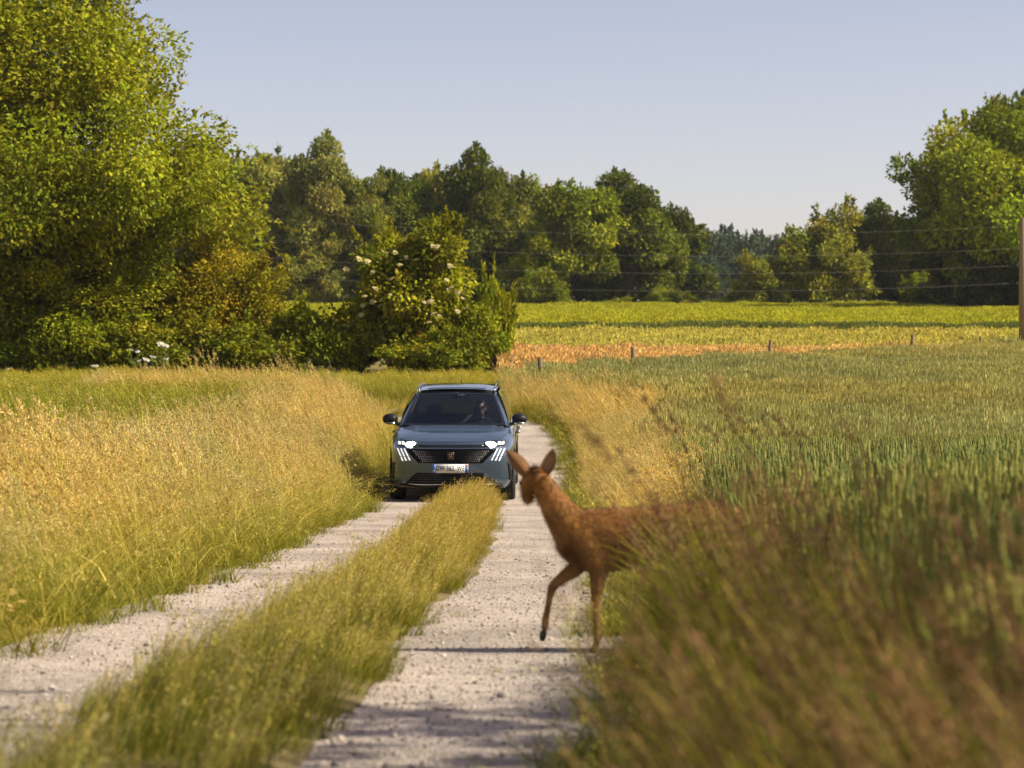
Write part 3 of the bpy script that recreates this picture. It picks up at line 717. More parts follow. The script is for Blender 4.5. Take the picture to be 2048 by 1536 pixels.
def plant(name, seed, H, rx, ry, zc, rz, nblob, br, nleaf, L, W, pal, trunk_r=0.2, droop=0.3, shoots=0, shoot_l=1.0, shell=(0.45, 1.0),
          fork=0.25, multi=1, flat_bottom=0.15, jit=0.2, big_low=0.0, shoot_up=0.6, lump=0.2):
    """returns (trunk mesh, crown mesh); base at the origin. Envelope is an uneven ellipsoid filled with leaf clumps on limbs."""
    rng = np.random.default_rng(seed)
    d = rand_dir(nblob, rng)
    d[:, 2] = np.where(d[:, 2] < -0.75, d[:, 2]*0.3, d[:, 2]); d /= np.linalg.norm(d, axis=1)[:, None]
    rad = rng.uniform(shell[0]**2, shell[1]**2, nblob) ** 0.5
    lob = 1 + lump * np.sin(d[:, 0]*3.1 + seed) * np.cos(d[:, 1]*2.7 + seed*2) + lump*0.8*np.sin(d[:, 2]*5 + d[:, 0]*4 + seed*3)
    wide = 1 + big_low * np.clip(-d[:, 2], 0, 1)
    c = np.stack([d[:, 0]*rx*rad*lob*wide, d[:, 1]*ry*rad*lob*wide, zc + d[:, 2]*rz*rad*lob], -1)
    c[:, 2] = np.clip(c[:, 2], flat_bottom*H*rng.uniform(0.4, 1.5, nblob), None)
    r = br * rng.uniform(0.65, 1.35, nblob)
    # trunk and limbs
    tb = MB()
    top = zc + rz*0.35
    stems = []
    for k in range(multi):
        a = rng.uniform(0, 6.28); sp = 0 if multi == 1 else rx*0.45
        p = [np.array([math.cos(a)*trunk_r*(multi > 1), math.sin(a)*trunk_r*(multi > 1), -0.15])]
        for q in range(1, 6):
            f = q/5
            p.append(np.array([math.cos(a)*sp*f + rng.normal(0, 0.03*H*0.25), math.sin(a)*sp*f + rng.normal(0, 0.03*H*0.25), top*f]))
        rr = trunk_r*(1 - np.linspace(0, 0.8, 6)); rr[0] *= 1.25
        tb.tube(p, rr, 8); stems.append((np.array(p), rr))
    for k in range(nblob):
        p, rr = stems[k % multi]
        f = np.clip((c[k, 2]/top)*0.6 - rng.uniform(0, 0.12), fork, 0.95)*5
        i = int(f); s = p[i]*(1-(f-i)) + p[min(i+1, 5)]*(f-i)
        mid = (s + c[k])/2 + np.array([0, 0, 0.06*np.linalg.norm(c[k]-s)]) + rng.normal(0, 0.04, 3)*np.linalg.norm(c[k]-s)
        r0 = rr[min(i, 5)]*(0.4 if nblob < 150 else 0.2)
        tb.tube([s, mid, c[k]], [r0, r0*0.55, r0*0.18], 4, cap=False)
    # leaves
    w = r**2; w /= w.sum()
    b = rng.choice(nblob, nleaf, p=w)
    dd = rand_dir(nleaf, rng)
    rr = np.abs(1 - np.abs(rng.normal(0, 0.33, nleaf)))
    P = c[b] + dd * (r[b]*rr)[:, None] * np.array([1.12, 1.12, 0.85])
    out = P - np.array([0, 0, zc*0.8]); out /= np.linalg.norm(out, axis=1)[:, None]
    ax = dd*0.6 + out*0.5 + rng.normal(0, 0.6, P.shape); ax[:, 2] -= droop
    nn = out*0.8 + rng.normal(0, 0.55, P.shape) + np.array([0, 0, 0.35])
    cb = pick(pal, nblob, rng, 0.10)[b]
    colr = np.clip(1.18 * cb * (1 + rng.normal(0, jit, (nleaf, 1))) * (1 + rng.normal(0, 0.06, (nleaf, 3))), 0.004, 0.8)
    cm = MB()
    V, F, C = rhombi(P, ax, L*rng.uniform(0.6, 1.35, nleaf), W*rng.uniform(0.7, 1.3, nleaf), nn, colr)
    cm.add(V, F, C)
    # leafy shoots that break the outline
    if shoots:
        k = rng.choice(nblob, shoots, p=w)
        o = c[k] - np.array([0, 0, zc*0.75]); o /= np.linalg.norm(o, axis=1)[:, None]
        sd = o + rng.normal(0, 0.3, o.shape); sd[:, 2] += shoot_up*(o[:, 2] > -0.1); sd /= np.linalg.norm(sd, axis=1)[:, None]
        st = c[k] + o*r[k][:, None]*0.7
        m = 26
        t = np.linspace(0, 1, m)
        ln = shoot_l*rng.uniform(0.5, 1.25, shoots)
        Pp = st[:, None, :] + sd[:, None, :]*(ln[:, None]*t)[..., None]
        Pp[..., 2] -= 0.18*ln[:, None]*t**2
        Pp = Pp + rng.normal(0, 0.035*shoot_l, Pp.shape)
        ax = np.repeat(sd[:, None, :], m, 1) + rng.normal(0, 0.7, Pp.shape); ax[..., 2] -= droop
        N2 = shoots*m
        V, F, C = rhombi(Pp.reshape(-1, 3), ax.reshape(-1, 3), L*rng.uniform(0.6, 1.2, N2), W*rng.uniform(0.7, 1.2, N2), rng.normal(0, 1, (N2, 3)) + [0, 0, 0.8],
                         np.repeat(pick(pal, shoots, rng, 0.1), m, 0)*(1 + rng.normal(0, jit, (N2, 1)))*1.08)
        cm.add(V, F, np.clip(C, 0.004, 0.8))
    return tb.mesh(name + '_trunk', True), cm.mesh(name + '_crown')

TRUNK = {}
def place(kind_name, meshes, px, Y, label, cat, scale=(1, 1, 1), rotz=0.0, colr=(1, 1, 1), group=None, X=None, sink=0.05):
    X = PX(px, Y) if X is None else X
    root = empty(kind_name, (X, Y, ground(X, Y) - sink), (0, 0, rotz))
    root.scale = scale
    t = link('trunk', meshes[0], M['bark'], root)
    c = link('crown', meshes[1], M['leaf'], root)
    c.color = (*colr, 1)
    tag(root, label, cat, group)
    return root

LG = [(0.16, 0.165, 0.007), (0.20, 0.195, 0.008), (0.13, 0.14, 0.006)]
CH = [(0.19, 0.205, 0.007), (0.23, 0.24, 0.008), (0.145, 0.165, 0.006), (0.235, 0.23, 0.010)]
# near hedge: the cherry tree at the picture's left, hawthorn, elder and low shrubs
cherry = plant('cherry', 6, 12.6, 5.6, 5.0, 6.6, 6.1, 290, 0.92, 125000, 0.18, 0.10, CH, 0.28, 0.55, 190, 1.5, (0.45, 1.0), fork=0.1, flat_bottom=0.03, big_low=0.1)
place('cherry_tree', cherry, 40, 75, 'tall leafy tree with drooping yellow green leaves left of the hawthorn', 'tree', (1, 1, 1.0), 2.5)
cherry_b = plant('cherry_small', 9, 6.5, 2.6, 2.4, 3.3, 2.9, 60, 0.8, 24000, 0.18, 0.10, CH, 0.15, 0.5, 80, 1.1, (0.3, 1.0), fork=0.1, flat_bottom=0.03)
place('cherry_tree', cherry_b, 235, 76, 'lower leafy tree leaning out beneath the tall yellow green tree', 'tree', (1.0, 1, 1.05), 1.4)
haw = plant('hawthorn', 21, 4.0, 1.75, 1.5, 2.25, 1.75, 60, 0.52, 22000, 0.11, 0.07, [(0.24, 0.20, 0.008), (0.28, 0.225, 0.010), (0.19, 0.17, 0.007)], 0.1, 0.1, 90, 0.7, (0.3, 1.0), fork=0.1, multi=3, flat_bottom=0.08)
place('cherry_tree', cherry_b, 70, 73.5, 'low dense tree filling the foot of the tall yellow green tree', 'tree', (1.0, 0.8, 0.62), 2.4)
place('cherry_tree', cherry_b, 165, 74, 'low dense tree below the right side of the tall yellow green tree', 'tree', (0.8, 0.8, 0.55), 4.0)
place('hawthorn_bush', haw, 462, 75.5, 'rounded orange tinged bush between tall tree and flowering elder', 'bush', (1, 1, 1.02), 0.2)
elder = plant('elder', 33, 4.2, 1.35, 1.4, 2.15, 2.2, 75, 0.50, 24000, 0.17, 0.10, [(0.22, 0.215, 0.008), (0.17, 0.175, 0.007), (0.29, 0.265, 0.012), (0.13, 0.14, 0.006)], 0.09, 0.35, 80, 0.8, (0.3, 1.0), fork=0.08, multi=4, flat_bottom=0.04, big_low=0.45)
el = place('elder_bush', elder, 808, 74.5, 'tall rounded elder bush with cream flower heads behind the car', 'bush', (1.0, 1, 1.08), 0.9)
low = [plant('low_shrub', 50 + k, 1.8, 1.15, 0.9, 0.85, 0.85, 26, 0.42, 8000, 0.14, 0.085, LG + CH, 0.06, 0.3, 40, 0.55, (0.2, 1.0), fork=0.08, multi=3, flat_bottom=0.06) for k in range(3)]
lowl = [(395, 73.5, 1.0, 0.95, 'low leafy shrub under the orange tinged bush'), (500, 73, 1.05, 0.85, 'low bramble shrub in front of the orange tinged bush'),
        (610, 74, 1.0, 1.05, 'low shrub in the gap between the orange tinged bush and the elder'), (690, 74.5, 0.9, 0.75, 'low shrub at the left foot of the elder'),
        (935, 73.5, 1.0, 1.15, 'leafy shrub joined to the right side of the elder'), (985, 74.5, 0.65, 1.45, 'slim upright shrub ending the hedge by the orange field'),
        (850, 72.8, 1.0, 0.7, 'low shrub at the foot of the elder above the car roof'), (60, 72.5, 1.1, 0.85, 'low shrub under the tall yellow green tree'),
        (200, 72.5, 1.1, 0.8, 'low shrub next to the white flower umbels'), (310, 72.8, 1.0, 0.9, 'low shrub behind the white flower umbels')]
for k, (px, Y, s, sz, lab) in enumerate(lowl):
    place('hedge_shrub', low[k % 3], px, Y, lab, 'shrub', (s, s, sz*1.05), k*1.3, [(1, 1, 1), (0.85, 0.9, 0.9), (1.0, 1.05, 0.9)][k % 3], 'low shrubs along the hedge')

# elder flower heads: flat cream plates of florets, each its own part
def umbel_mesh(name, rad, n, rng, colr):
    mb = MB()
    r = rad*np.sqrt(rng.uniform(0, 1, n)); a = rng.uniform(0, 6.28, n)
    P = np.stack([r*np.cos(a), r*np.sin(a), rad*0.28*(1-(r/rad)**2) + rng.normal(0, rad*0.05, n)], -1)
    ax = rand_dir(n, rng); ax[:, 2] *= 0.2
    V, F, C = rhombi(P, ax, rad*0.5, rad*0.42, np.tile([[0, 0, 1.0]], (n, 1)) + rng.normal(0, 0.3, (n, 3)), np.clip(np.array([colr])*(1+rng.normal(0, 0.08, (n, 1))), 0, 0.9))
    mb.add(V, F, C)
    a = np.arange(14)/14*6.28
    V, F, C = rhombi(np.zeros((14, 3)) + [0, 0, rad*0.12], np.stack([np.cos(a), np.sin(a), 0*a], -1), rad*1.05, rad*0.3, np.tile([[0, 0, 1.0]], (14, 1)), np.tile([np.array(colr)*0.85], (14, 1)))
    mb.add(V, F, C)
    return mb.mesh(name)
rgf = np.random.default_rng(5)
um = [umbel_mesh('flower_head', 0.105, 50, rgf, (0.62, 0.53, 0.25)) for k in range(3)]
for m_ in um: m_.materials.append(M['leaf'])
Mx = Matrix.LocRotScale(el.location, el.rotation_euler, el.scale)
EV = np.empty(len(elder[1].vertices)*3, np.float32); elder[1].vertices.foreach_get('co', EV)
EV = EV.reshape(-1, 3) @ np.array(Mx.to_3x3()).T + np.array(el.location)
fl_px = [(718, 518), (735, 523), (693, 540), (688, 556), (765, 503), (772, 506), (865, 492), (873, 494), (783, 558), (750, 577), (729, 593), (707, 583), (692, 593), (860, 603), (867, 628), (878, 632),
         (858, 645), (862, 688), (897, 580), (916, 585), (925, 597), (915, 623), (932, 618), (903, 575), (760, 612), (745, 604), (725, 612), (800, 530), (812, 515), (830, 520), (790, 505), (722, 630), (848, 605),
         (900, 532), (893, 560), (780, 590), (745, 545)]
for k, (a, b) in enumerate(fl_px):
    near_ = np.hypot(EV[:, 0]/EV[:, 1]*F_PX + 1024 - a, 768 - (EV[:, 2]-CAM_Z)/EV[:, 1]*F_PX - b) < 14
    Y = EV[near_, 1].min() - 0.03 if near_.any() else 73.5
    o = link('flower_head', um[k % 3], None, el)
    wpos = Vector((PX(a, Y), Y, PZ(b, Y)))
    o.location = Mx.inverted() @ wpos
    o.rotation_euler = (R(38) + rgf.normal(0, 0.2), rgf.normal(0, 0.25), -0.9 + rgf.normal(0, 0.3))
    s = rgf.uniform(0.5, 0.95); o.scale = (s, s, s)

# white umbels standing in front of the hedge at the left
um2 = umbel_mesh('umbel', 0.16, 40, rgf, (0.74, 0.72, 0.60)); um2.materials.append(M['leaf'])
for k, (a, b) in enumerate([(262, 700), (275, 704), (330, 692), (322, 690), (306, 714), (292, 720), (330, 718), (278, 722), (190, 733), (203, 740), (300, 736), (325, 745), (340, 750), (15, 740)]):
    Y = 71.2 + rgf.uniform(-0.4, 0.4)
    X = PX(a, Y); z0 = ground(X, Y)
    top = PZ(b, Y)
    root = empty('hogweed', (X, Y, z0 - 0.03))
    st = MB(); hgt = top - z0 + 0.03
    st.tube([(0, 0, 0), (0.02, 0.01, hgt*0.5), (0, 0, hgt)], [0.02, 0.014, 0.008], 5, (0.12, 0.15, 0.03))
    P = np.array([(0, 0, hgt*q) for q in (0.12, 0.2, 0.3, 0.4, 0.5, 0.6)])
    V, F, C = rhombi(P, np.array([(math.cos(k+q*2), math.sin(k+q*2), 0.5) for q in range(6)]), 0.35, 0.2, np.tile([[0, 0, 1.0]], (6, 1)), np.tile([[0.13, 0.16, 0.03]], (6, 1)))
    s_ = st.build('stem', M['leaf'], root)
    lf = MB(); lf.add(V, F, C); lf.build('leaf', M['leaf'], root)
    o = link('umbel', um2, None, root, (0, 0, hgt)); o.rotation_euler = (R(25)+rgf.normal(0, 0.1), rgf.normal(0, 0.2), 0); s = rgf.uniform(0.4, 0.75); o.scale = (s, s, s)
    tag(root, 'white flowering umbel plant standing in the grass before the hedge', 'plant', 'white umbels before the hedge')

# pink dog roses in the meadow
rose = plant('dog_rose', 71, 0.9, 0.42, 0.35, 0.62, 0.3, 16, 0.16, 1500, 0.06, 0.04, LG, 0.02, 0.1, 14, 0.3, (0.2, 1.0), fork=0.1, multi=3)
pk = MB()
for q in range(5):
    a = q/5*6.28
    V, F, C = rhombi(np.zeros((1, 3)), np.array([[math.cos(a), math.sin(a), 0.35]]), 0.05, 0.05, np.array([[0, 0, 1.0]]), np.array([[0.62, 0.30, 0.30]])); pk.add(V, F, C)
pk = pk.mesh('rose_flower'); pk.materials.append(M['leaf'])
for k, (a, b, lab) in enumerate([(634, 770, 'small dog rose bush with pink flowers beneath the elder'), (568, 798, 'dog rose bush with pink flowers near the golden bank')]):
    Y = 60 - k*6
    X = PX(a, Y)
    ro = place('dog_rose', rose, a, Y, lab, 'bush', (1.1, 1, (PZ(b-22, Y)-ground(X, Y))/0.95), k*2.0)
    for q in range(8):
        f = link('flower', pk, None, ro, (rgf.uniform(-0.4, 0.4), rgf.uniform(-0.35, 0.35), rgf.uniform(0.6, 0.92))); f.rotation_euler = (rgf.uniform(0.4, 1.3), 0, rgf.uniform(-1, 1))

# the wood behind the fields -------------------------------------------------
DG = [(0.115, 0.125, 0.008), (0.145, 0.155, 0.009), (0.09, 0.105, 0.007), (0.17, 0.175, 0.010)]
UH = 12.0
roundA = plant('round_a', 101, UH, 4.3, 4.0, 7.2, 4.9, 62, 1.35, 27000, 0.42, 0.26, DG, 0.30, 0.25, 40, 0.8, (0.4, 1.0), fork=0.15, flat_bottom=0.10, lump=0.14)
roundB = plant('round_b', 102, UH, 4.0, 4.2, 7.0, 5.0, 52, 1.45, 26000, 0.44, 0.27, DG, 0.32, 0.25, 30, 0.8, (0.4, 1.0), fork=0.15, flat_bottom=0.10, lump=0.16)
tallC = plant('tall_c', 103, UH, 3.3, 3.3, 7.0, 5.1, 70, 1.0, 22000, 0.36, 0.20, DG, 0.24, 0.45, 60, 0.9, (0.35, 1.0), fork=0.15, flat_bottom=0.12, shoot_up=0.5, lump=0.15)
bushD = plant('bush_d', 104, 7.0, 4.2, 3.8, 3.4, 3.4, 80, 0.95, 22000, 0.32, 0.19, DG, 0.14, 0.2, 130, 1.2, (0.3, 1.0), fork=0.06, multi=4, flat_bottom=0.03, shoot_up=0.7)
darkE = plant('dark_e', 105, UH, 4.2, 3.0, 5.8, 6.0, 80, 1.35, 17000, 0.55, 0.36, DG, 0.3, 0.2, 40, 1.2, (0.25, 1.0), fork=0.1, flat_bottom=0.03)
bigF = plant('big_f', 106, 17.0, 8.3, 7.0, 9.2, 7.2, 95, 2.1, 56000, 0.46, 0.28, DG, 0.55, 0.25, 170, 1.6, (0.4, 1.0), fork=0.12, flat_bottom=0.03, lump=0.18)
conif = plant('far_g', 107, 14.0, 3.0, 3.0, 6.6, 7.2, 70, 1.2, 9000, 0.6, 0.4, [(0.05, 0.075, 0.028), (0.065, 0.09, 0.034)], 0.3, 0.2, 60, 1.4, (0.3, 1.0), fork=0.1, flat_bottom=0.04, shoot_up=1.2)

def wood(kind_name, meshes, UHt, UW, px, Y, wpx, top, label, colr, rot, cat='tree', group=None):
    if meshes is bushD: UHt, UW = 7.7, 10.0
    X = PX(px, Y); hgt = PZ(top, Y) - ground(X, Y); wd = wpx / F_PX * Y
    return place(kind_name, meshes, px, Y, label, cat, (wd/UW, wd/UW, hgt/UHt), rot, colr, group, sink=0.1)
LT = (1.9, 1.75, 5.5); PALE = (1.6, 1.5, 3.5); BR = (1.45, 1.52, 0.9); YB = (2.4, 1.95, 3.5); DK = (0.84, 0.90, 0.95); DK_SHADE = (0.62, 0.70, 0.8)  # last tint puts the shade inside the wood into the leaf colour
W = wood
W('woodland_tree', roundA, UH, 9.6, 400, 208, 190, 318, 'green tree showing behind the tall yellow green tree and the hawthorn', DK, 0.3)
W('woodland_tree', roundB, UH, 9.6, 520, 202, 205, 300, 'tall pale green tree, highest of the wood edge', LT, 0.0)
W('woodland_tree', roundA, UH, 9.6, 640, 200, 175, 306, 'pale green tree beside the highest tree of the wood edge', LT, 2.1)
W('woodland_tree', tallC, UH, 8.0, 722, 199, 130, 352, 'slender mid green tree next to the pale green pair', PALE, 4.0)
W('woodland_tree', roundB, UH, 9.6, 812, 203, 140, 334, 'dark green tree with a ragged top behind the elder', DK, 1.1)
W('woodland_tree', tallC, UH, 8.0, 862, 207, 110, 340, 'thin yellowish tree between two dark green trees', YB, 5.2)
W('woodland_tree', roundA, UH, 9.6, 945, 201, 165, 327, 'dark green round-topped tree, tallest of the dark trees', DK, 2.4)
W('woodland_tree', tallC, UH, 8.0, 1045, 204, 130, 350, 'feathery grey green tree with thin upright twigs', PALE, 0.8)
W('woodland_tree', roundB, UH, 9.6, 1140, 199, 190, 366, 'bright green tree right of the feathery one', BR, 3.0)
W('woodland_tree', roundA, UH, 9.6, 1255, 202, 215, 371, 'broad dark green tree with rounded top near the end of the wood', DK, 4.4)
W('woodland_tree', roundB, UH, 9.6, 1322, 205, 120, 404, 'dark green tree ending the wood edge before the distant hill wood', DK, 5.6)
W('young_tree', bushD, 7.0, 8.8, 770, 196, 110, 430, 'bright green young tree just behind the elder', BR, 1.0)
W('young_tree', bushD, 7.0, 8.8, 1080, 196, 150, 470, 'bright green young tree at the foot of the feathery tree', BR, 2.2)
W('young_tree', bushD, 7.0, 8.8, 640, 197, 180, 480, 'mid green young tree below the pale green pair', PALE, 3.3)
for k in range(11):
    W('woodland_tree', darkE, UH, 9.4, 395 + k*92, 216 + (k % 3)*3, 215, [350, 338, 332, 345, 385, 362, 355, 378, 392, 398, 425][k], 'dense tree tinted dark for the shade deep inside the wood, mostly hidden by the edge trees', DK_SHADE, k*0.9, group='dark trees inside the wood')
for k, (px, top, wpx) in enumerate([(1020, 590, 70), (1120, 588, 80), (1175, 600, 40), (1240, 592, 90), (925, 590, 70), (1330, 570, 110)]):
    W('undergrowth_bush', bushD, 7.0, 8.8, px, 197, wpx, top, 'small bush at the foot of the wood edge', [DK, BR][k % 2], k*1.2, 'bush', 'undergrowth along the wood edge')
for k, (px, top, wpx, lab) in enumerate([(1365, 578, 70, 'small dull green bush beside the pale flowering shrubs'), (1375, 598, 60, 'low pale shrub where the wood ends'), (1440, 592, 75, 'low yellow green shrub left of the rounded bushes')]):
    W('shrub', bushD, 7.0, 8.8, px, 196-k, wpx, top, lab, [DK, YB, (2.6, 2.5, 1.4)][k], k*2.2, 'shrub')
W('rounded_bush', bushD, 7.0, 8.8, 1520, 194, 170, 508, 'smaller of two olive rounded bushes', (1.6, 1.5, 2.4), 0.5, 'bush')
W('rounded_bush', bushD, 7.0, 8.8, 1655, 196, 235, 412, 'larger olive rounded bush with spiky top', (1.5, 1.42, 1.8), 3.6, 'bush')
W('woodland_tree', roundA, UH, 9.6, 1745, 206, 150, 424, 'dark tree between the olive bush and the big spreading tree', DK, 1.9)
W('spreading_tree', bigF, 17.0, 18.0, 1960, 173, 400, 222, 'big spreading tree with bright green crown and dark base', (1.6, 1.68, 0.9), 0.9)
W('woodland_tree', roundB, UH, 9.6, 2040, 205, 250, 192, 'tree rising behind the big spreading tree', (1.2, 1.25, 1.1), 2.9)
W('woodland_tree', darkE, UH, 9.4, 1965, 180, 200, 420, 'dense tree tinted dark for the shade under the big spreading tree', DK_SHADE, 2.0)  # deep shade under the big tree put into the leaf tint
W('woodland_tree', darkE, UH, 9.4, 2065, 178, 190, 400, 'dense tree tinted dark for the shade behind the wooden pole', DK_SHADE, 4.0)
W('woodland_tree', darkE, UH, 9.4, 1890, 212, 200, 430, 'dense tree tinted dark for shade, closing the gap left of the big spreading tree', DK_SHADE, 1.0)
W('woodland_tree', darkE, UH, 9.4, 1800, 212, 200, 450, 'dense tree tinted dark for the shade behind the larger olive bush', DK_SHADE, 3.0)
W('woodland_tree', darkE, UH, 9.4, 1925, 181, 190, 470, 'dense tree tinted dark for the shade round the trunk of the big spreading tree', (0.7, 0.75, 0.8), 5.0)  # leaves tinted darker to stand for shade at the trunk
W('shade_bush', bushD, 7.0, 8.8, 1985, 171, 200, 500, 'added bush at the foot of the big spreading tree, coloured as its deep shade', (0.45, 0.5, 0.6), 0.4, 'bush')  # added bush, near-black tint stands for the tree's deep shade
W('shade_bush', bushD, 7.0, 8.8, 2075, 170, 190, 470, 'added bush beside the wooden pole, coloured as deep shade', (0.45, 0.5, 0.6), 2.4, 'bush')  # same shade-coloured bush, added by the pole
W('young_tree', bushD, 7.0, 8.8, 1850, 186, 130, 535, 'bright young tree at the left edge of the big spreading tree', BR, 4.6)
far = [(1360, 425, 70), (1400, 440, 75), (1345, 450, 60), (1440, 452, 70), (1490, 462, 80), (1530, 462, 70), (1570, 458, 60), (1460, 480, 80), (1385, 490, 90), (1420, 520, 90), (1500, 500, 90), (1330, 520, 80), (1600, 470, 70)]
for k, (px, top, wpx) in enumerate(far):
    top -= 14
    Y = 360 - (8 if top > 470 else 0) + 3*(k % 3)
    W('distant_tree', conif, 14.0, 6.6, px, Y, wpx, top, 'dark blue green tree of the distant hill wood', (1.0, 1.0, 1.15), k*1.7, group='distant hill wood trees')

# loose-crowned tree added out of view to cast dappled shade on the near track
shade_tree = plant('added_shade_tree', 140, 9.0, 3.6, 3.4, 6.2, 2.9, 46, 0.75, 3600, 0.20, 0.11, CH, 0.12, 0.4, 20, 1.0, (0.3, 1.0), fork=0.2, flat_bottom=0.3)
place('added_shade_tree', shade_tree, 0, 6.0, 'loose crowned tree added out of view to shade the near track', 'tree', (1, 1.1, 1), 0.5, X=8.4)
# ---------------------------------------------------------------- car
M['paint'] = plain('car_paint', (0.078, 0.118, 0.172), 0.24, 0.6, 1.0, var=0.03, scale=3)
M['blackplastic'] = plain('black_plastic', (0.010, 0.010, 0.011), 0.5, var=0.2, spec=0.2)
M['grilleblack'] = plain('grille_black', (0.004, 0.004, 0.0045), 0.35, var=0.1, spec=0.08)
M['glossblack'] = plain('gloss_black', (0.006, 0.006, 0.007), 0.12, coat=0.6, var=0.1)
M['chrome'] = plain('bright_trim', (0.72, 0.70, 0.67), 0.22, 0.9, var=0.05)
M['darkchrome'] = plain('dark_trim', (0.34, 0.34, 0.35), 0.25, 0.9, var=0.05)
M['bronze'] = plain('emblem_bronze', (0.09, 0.055, 0.03), 0.45, 0.7, var=0.1)
M['tyre'] = plain('tyre_rubber', (0.016, 0.015, 0.014), 0.8, var=0.3)
M['rim'] = plain('alloy', (0.25, 0.25, 0.26), 0.35, 0.85, var=0.08)
M['plate'] = plain('plate_white', (0.78, 0.77, 0.72), 0.5, var=0.03)
M['plateblue'] = plain('plate_blue', (0.03, 0.12, 0.50), 0.5, var=0.05)
M['platered'] = plain('plate_red', (0.60, 0.22, 0.22), 0.5, var=0.05)
M['plateink'] = plain('plate_ink', (0.02, 0.02, 0.022), 0.6, var=0.05)
M['lamp'] = plain('headlight_beam', (0.9, 0.9, 0.9), 0.3, emit=(1.0, 0.93, 0.80), estr=14.0, var=0.0)
M['led'] = plain('running_light', (0.8, 0.8, 0.8), 0.3, emit=(1.0, 0.96, 0.90), estr=0.55, var=0.0)
M['interior'] = plain('cabin_trim', (0.02, 0.021, 0.024), 0.7, var=0.25)
M['seatcloth'] = plain('seat_cloth', (0.03, 0.032, 0.036), 0.9, var=0.3)
def glass_mat(nm, tint):
    m, nt, p = new_mat(nm)
    nt.nodes.remove(p)
    tr = nt.nodes.new('ShaderNodeBsdfTransparent'); tr.inputs[0].default_value = tint
    gl = nt.nodes.new('ShaderNodeBsdfGlossy'); gl.inputs['Roughness'].default_value = 0.02; gl.inputs[0].default_value = (0.9, 0.95, 1, 1)
    fr = nt.nodes.new('ShaderNodeFresnel'); fr.inputs[0].default_value = 1.45
    no = nt.nodes.new('ShaderNodeTexNoise'); no.inputs['Scale'].default_value = 6
    mr = nt.nodes.new('ShaderNodeMapRange'); mr.inputs[3].default_value = 0.01; mr.inputs[4].default_value = 0.035
    nt.links.new(no.outputs['Fac'], mr.inputs[0]); nt.links.new(mr.outputs[0], gl.inputs['Roughness'])
    mx = nt.nodes.new('ShaderNodeMixShader')
    nt.links.new(fr.outputs[0], mx.inputs[0]); nt.links.new(tr.outputs[0], mx.inputs[1]); nt.links.new(gl.outputs[0], mx.inputs[2])
    nt.links.new(mx.outputs[0], nt.nodes['Material Output'].inputs['Surface'])
    return m
M['glass'] = glass_mat('screen_glass', (0.32, 0.35, 0.36, 1))
M['privacy'] = glass_mat('privacy_glass', (0.10, 0.11, 0.11, 1))

CAR_Y = 36.75
CAR_X = PX(904, 37.6)
slope = math.atan2(g(40.4) - g(37.65), 2.75)
car = empty('car', (CAR_X, CAR_Y, float(g(37.62)) + 0.012 - 0.87*math.tan(slope) + 0.0), (slope, 0, R(1.2)))
car.rotation_euler = (slope, 0, R(-1.0))
tag(car, 'blue grey estate-style SUV with lit headlights driving on the gravel track', 'car')

PLAN = catmull([(0, 0), (0.22, 0.008), (0.44, 0.034), (0.62, 0.085), (0.76, 0.17), (0.855, 0.30), (0.905, 0.48), (0.932, 0.80), (0.943, 1.25), (0.945, 2.3), (0.94, 3.3),
                (0.92, 3.95), (0.87, 4.30), (0.74, 4.45), (0.45, 4.52), (0, 4.54)], 14)
PN = np.gradient(PLAN, axis=0); PN /= np.linalg.norm(PN, axis=1)[:, None]; PN = np.stack([PN[:, 1], -PN[:, 0]], -1)
ZB = 0.22
def z_top(y): return np.interp(y, [0, 0.1, 0.3, 0.6, 1.2, 2.4, 3.6, 4.3, 4.54], [0.905, 0.915, 0.945, 0.985, 1.045, 1.075, 1.11, 1.10, 1.06])
def inset(z, y):
    f = np.interp(z, [0.20, 0.26, 0.34, 0.50, 0.62, 0.74, 0.84, 0.90, 0.93], [0.10, 0.035, 0.004, 0.0, 0.004, 0.016, 0.035, 0.075, 0.12])
    v = np.clip((z - ZB) / (z_top(y) - ZB), 0, 1)
    s = np.interp(v, [0, 0.12, 0.3, 0.45, 0.62, 0.78, 0.9, 0.97, 1.0], [0.07, 0.03, 0.012, 0.03, 0.006, 0.0, 0.025, 0.065, 0.10])
    w = np.clip((y - 0.25) / 0.6, 0, 1)
    return f*(1-w) + s*w
PF = PLAN[PLAN[:, 1] < 0.9]
def front_y(x, z):
    """depth of the front skin at height z, |x| across"""
    ax = np.abs(x)
    pn = PN[:len(PF)]
    d = inset(np.asarray(z, float), 0.0)
    q = np.interp(ax, PF[:, 0], PF[:, 1])
    return q + d * 1.02
def body_skin():
    nz = 22
    for side in (1, -1):
        mb = MB()
        v = np.linspace(0, 1, nz)
        y = PLAN[:, 1]
        Z = ZB + (z_top(y)[:, None] - ZB) * v
        D = inset(Z, y[:, None] + 0*Z)
        X = PLAN[:, 0][:, None] - PN[:, 0][:, None]*D
        Y = y[:, None] - PN[:, 1][:, None]*D
        X = np.clip(X, 0, None)
        V = np.stack([side*X, Y, Z], -1).reshape(-1, 3)
        F = grid_faces(len(PLAN), nz)
        # wheel arch openings
        fc = V[F].mean(1)
        keep = np.ones(len(F), bool)
        for wy_ in (0.88, 3.62):
            keep &= ~((np.hypot(fc[:, 1]-wy_, fc[:, 2]-0.34) < 0.375) & (np.abs(fc[:, 0]) > 0.7))
        F = F[keep]
        if side < 0: F = F[:, ::-1]
        yield V, F
mb = MB()
for V_, F_ in body_skin(): mb.add(V_, F_)
body = mb.build('body', M['paint'], car, True)

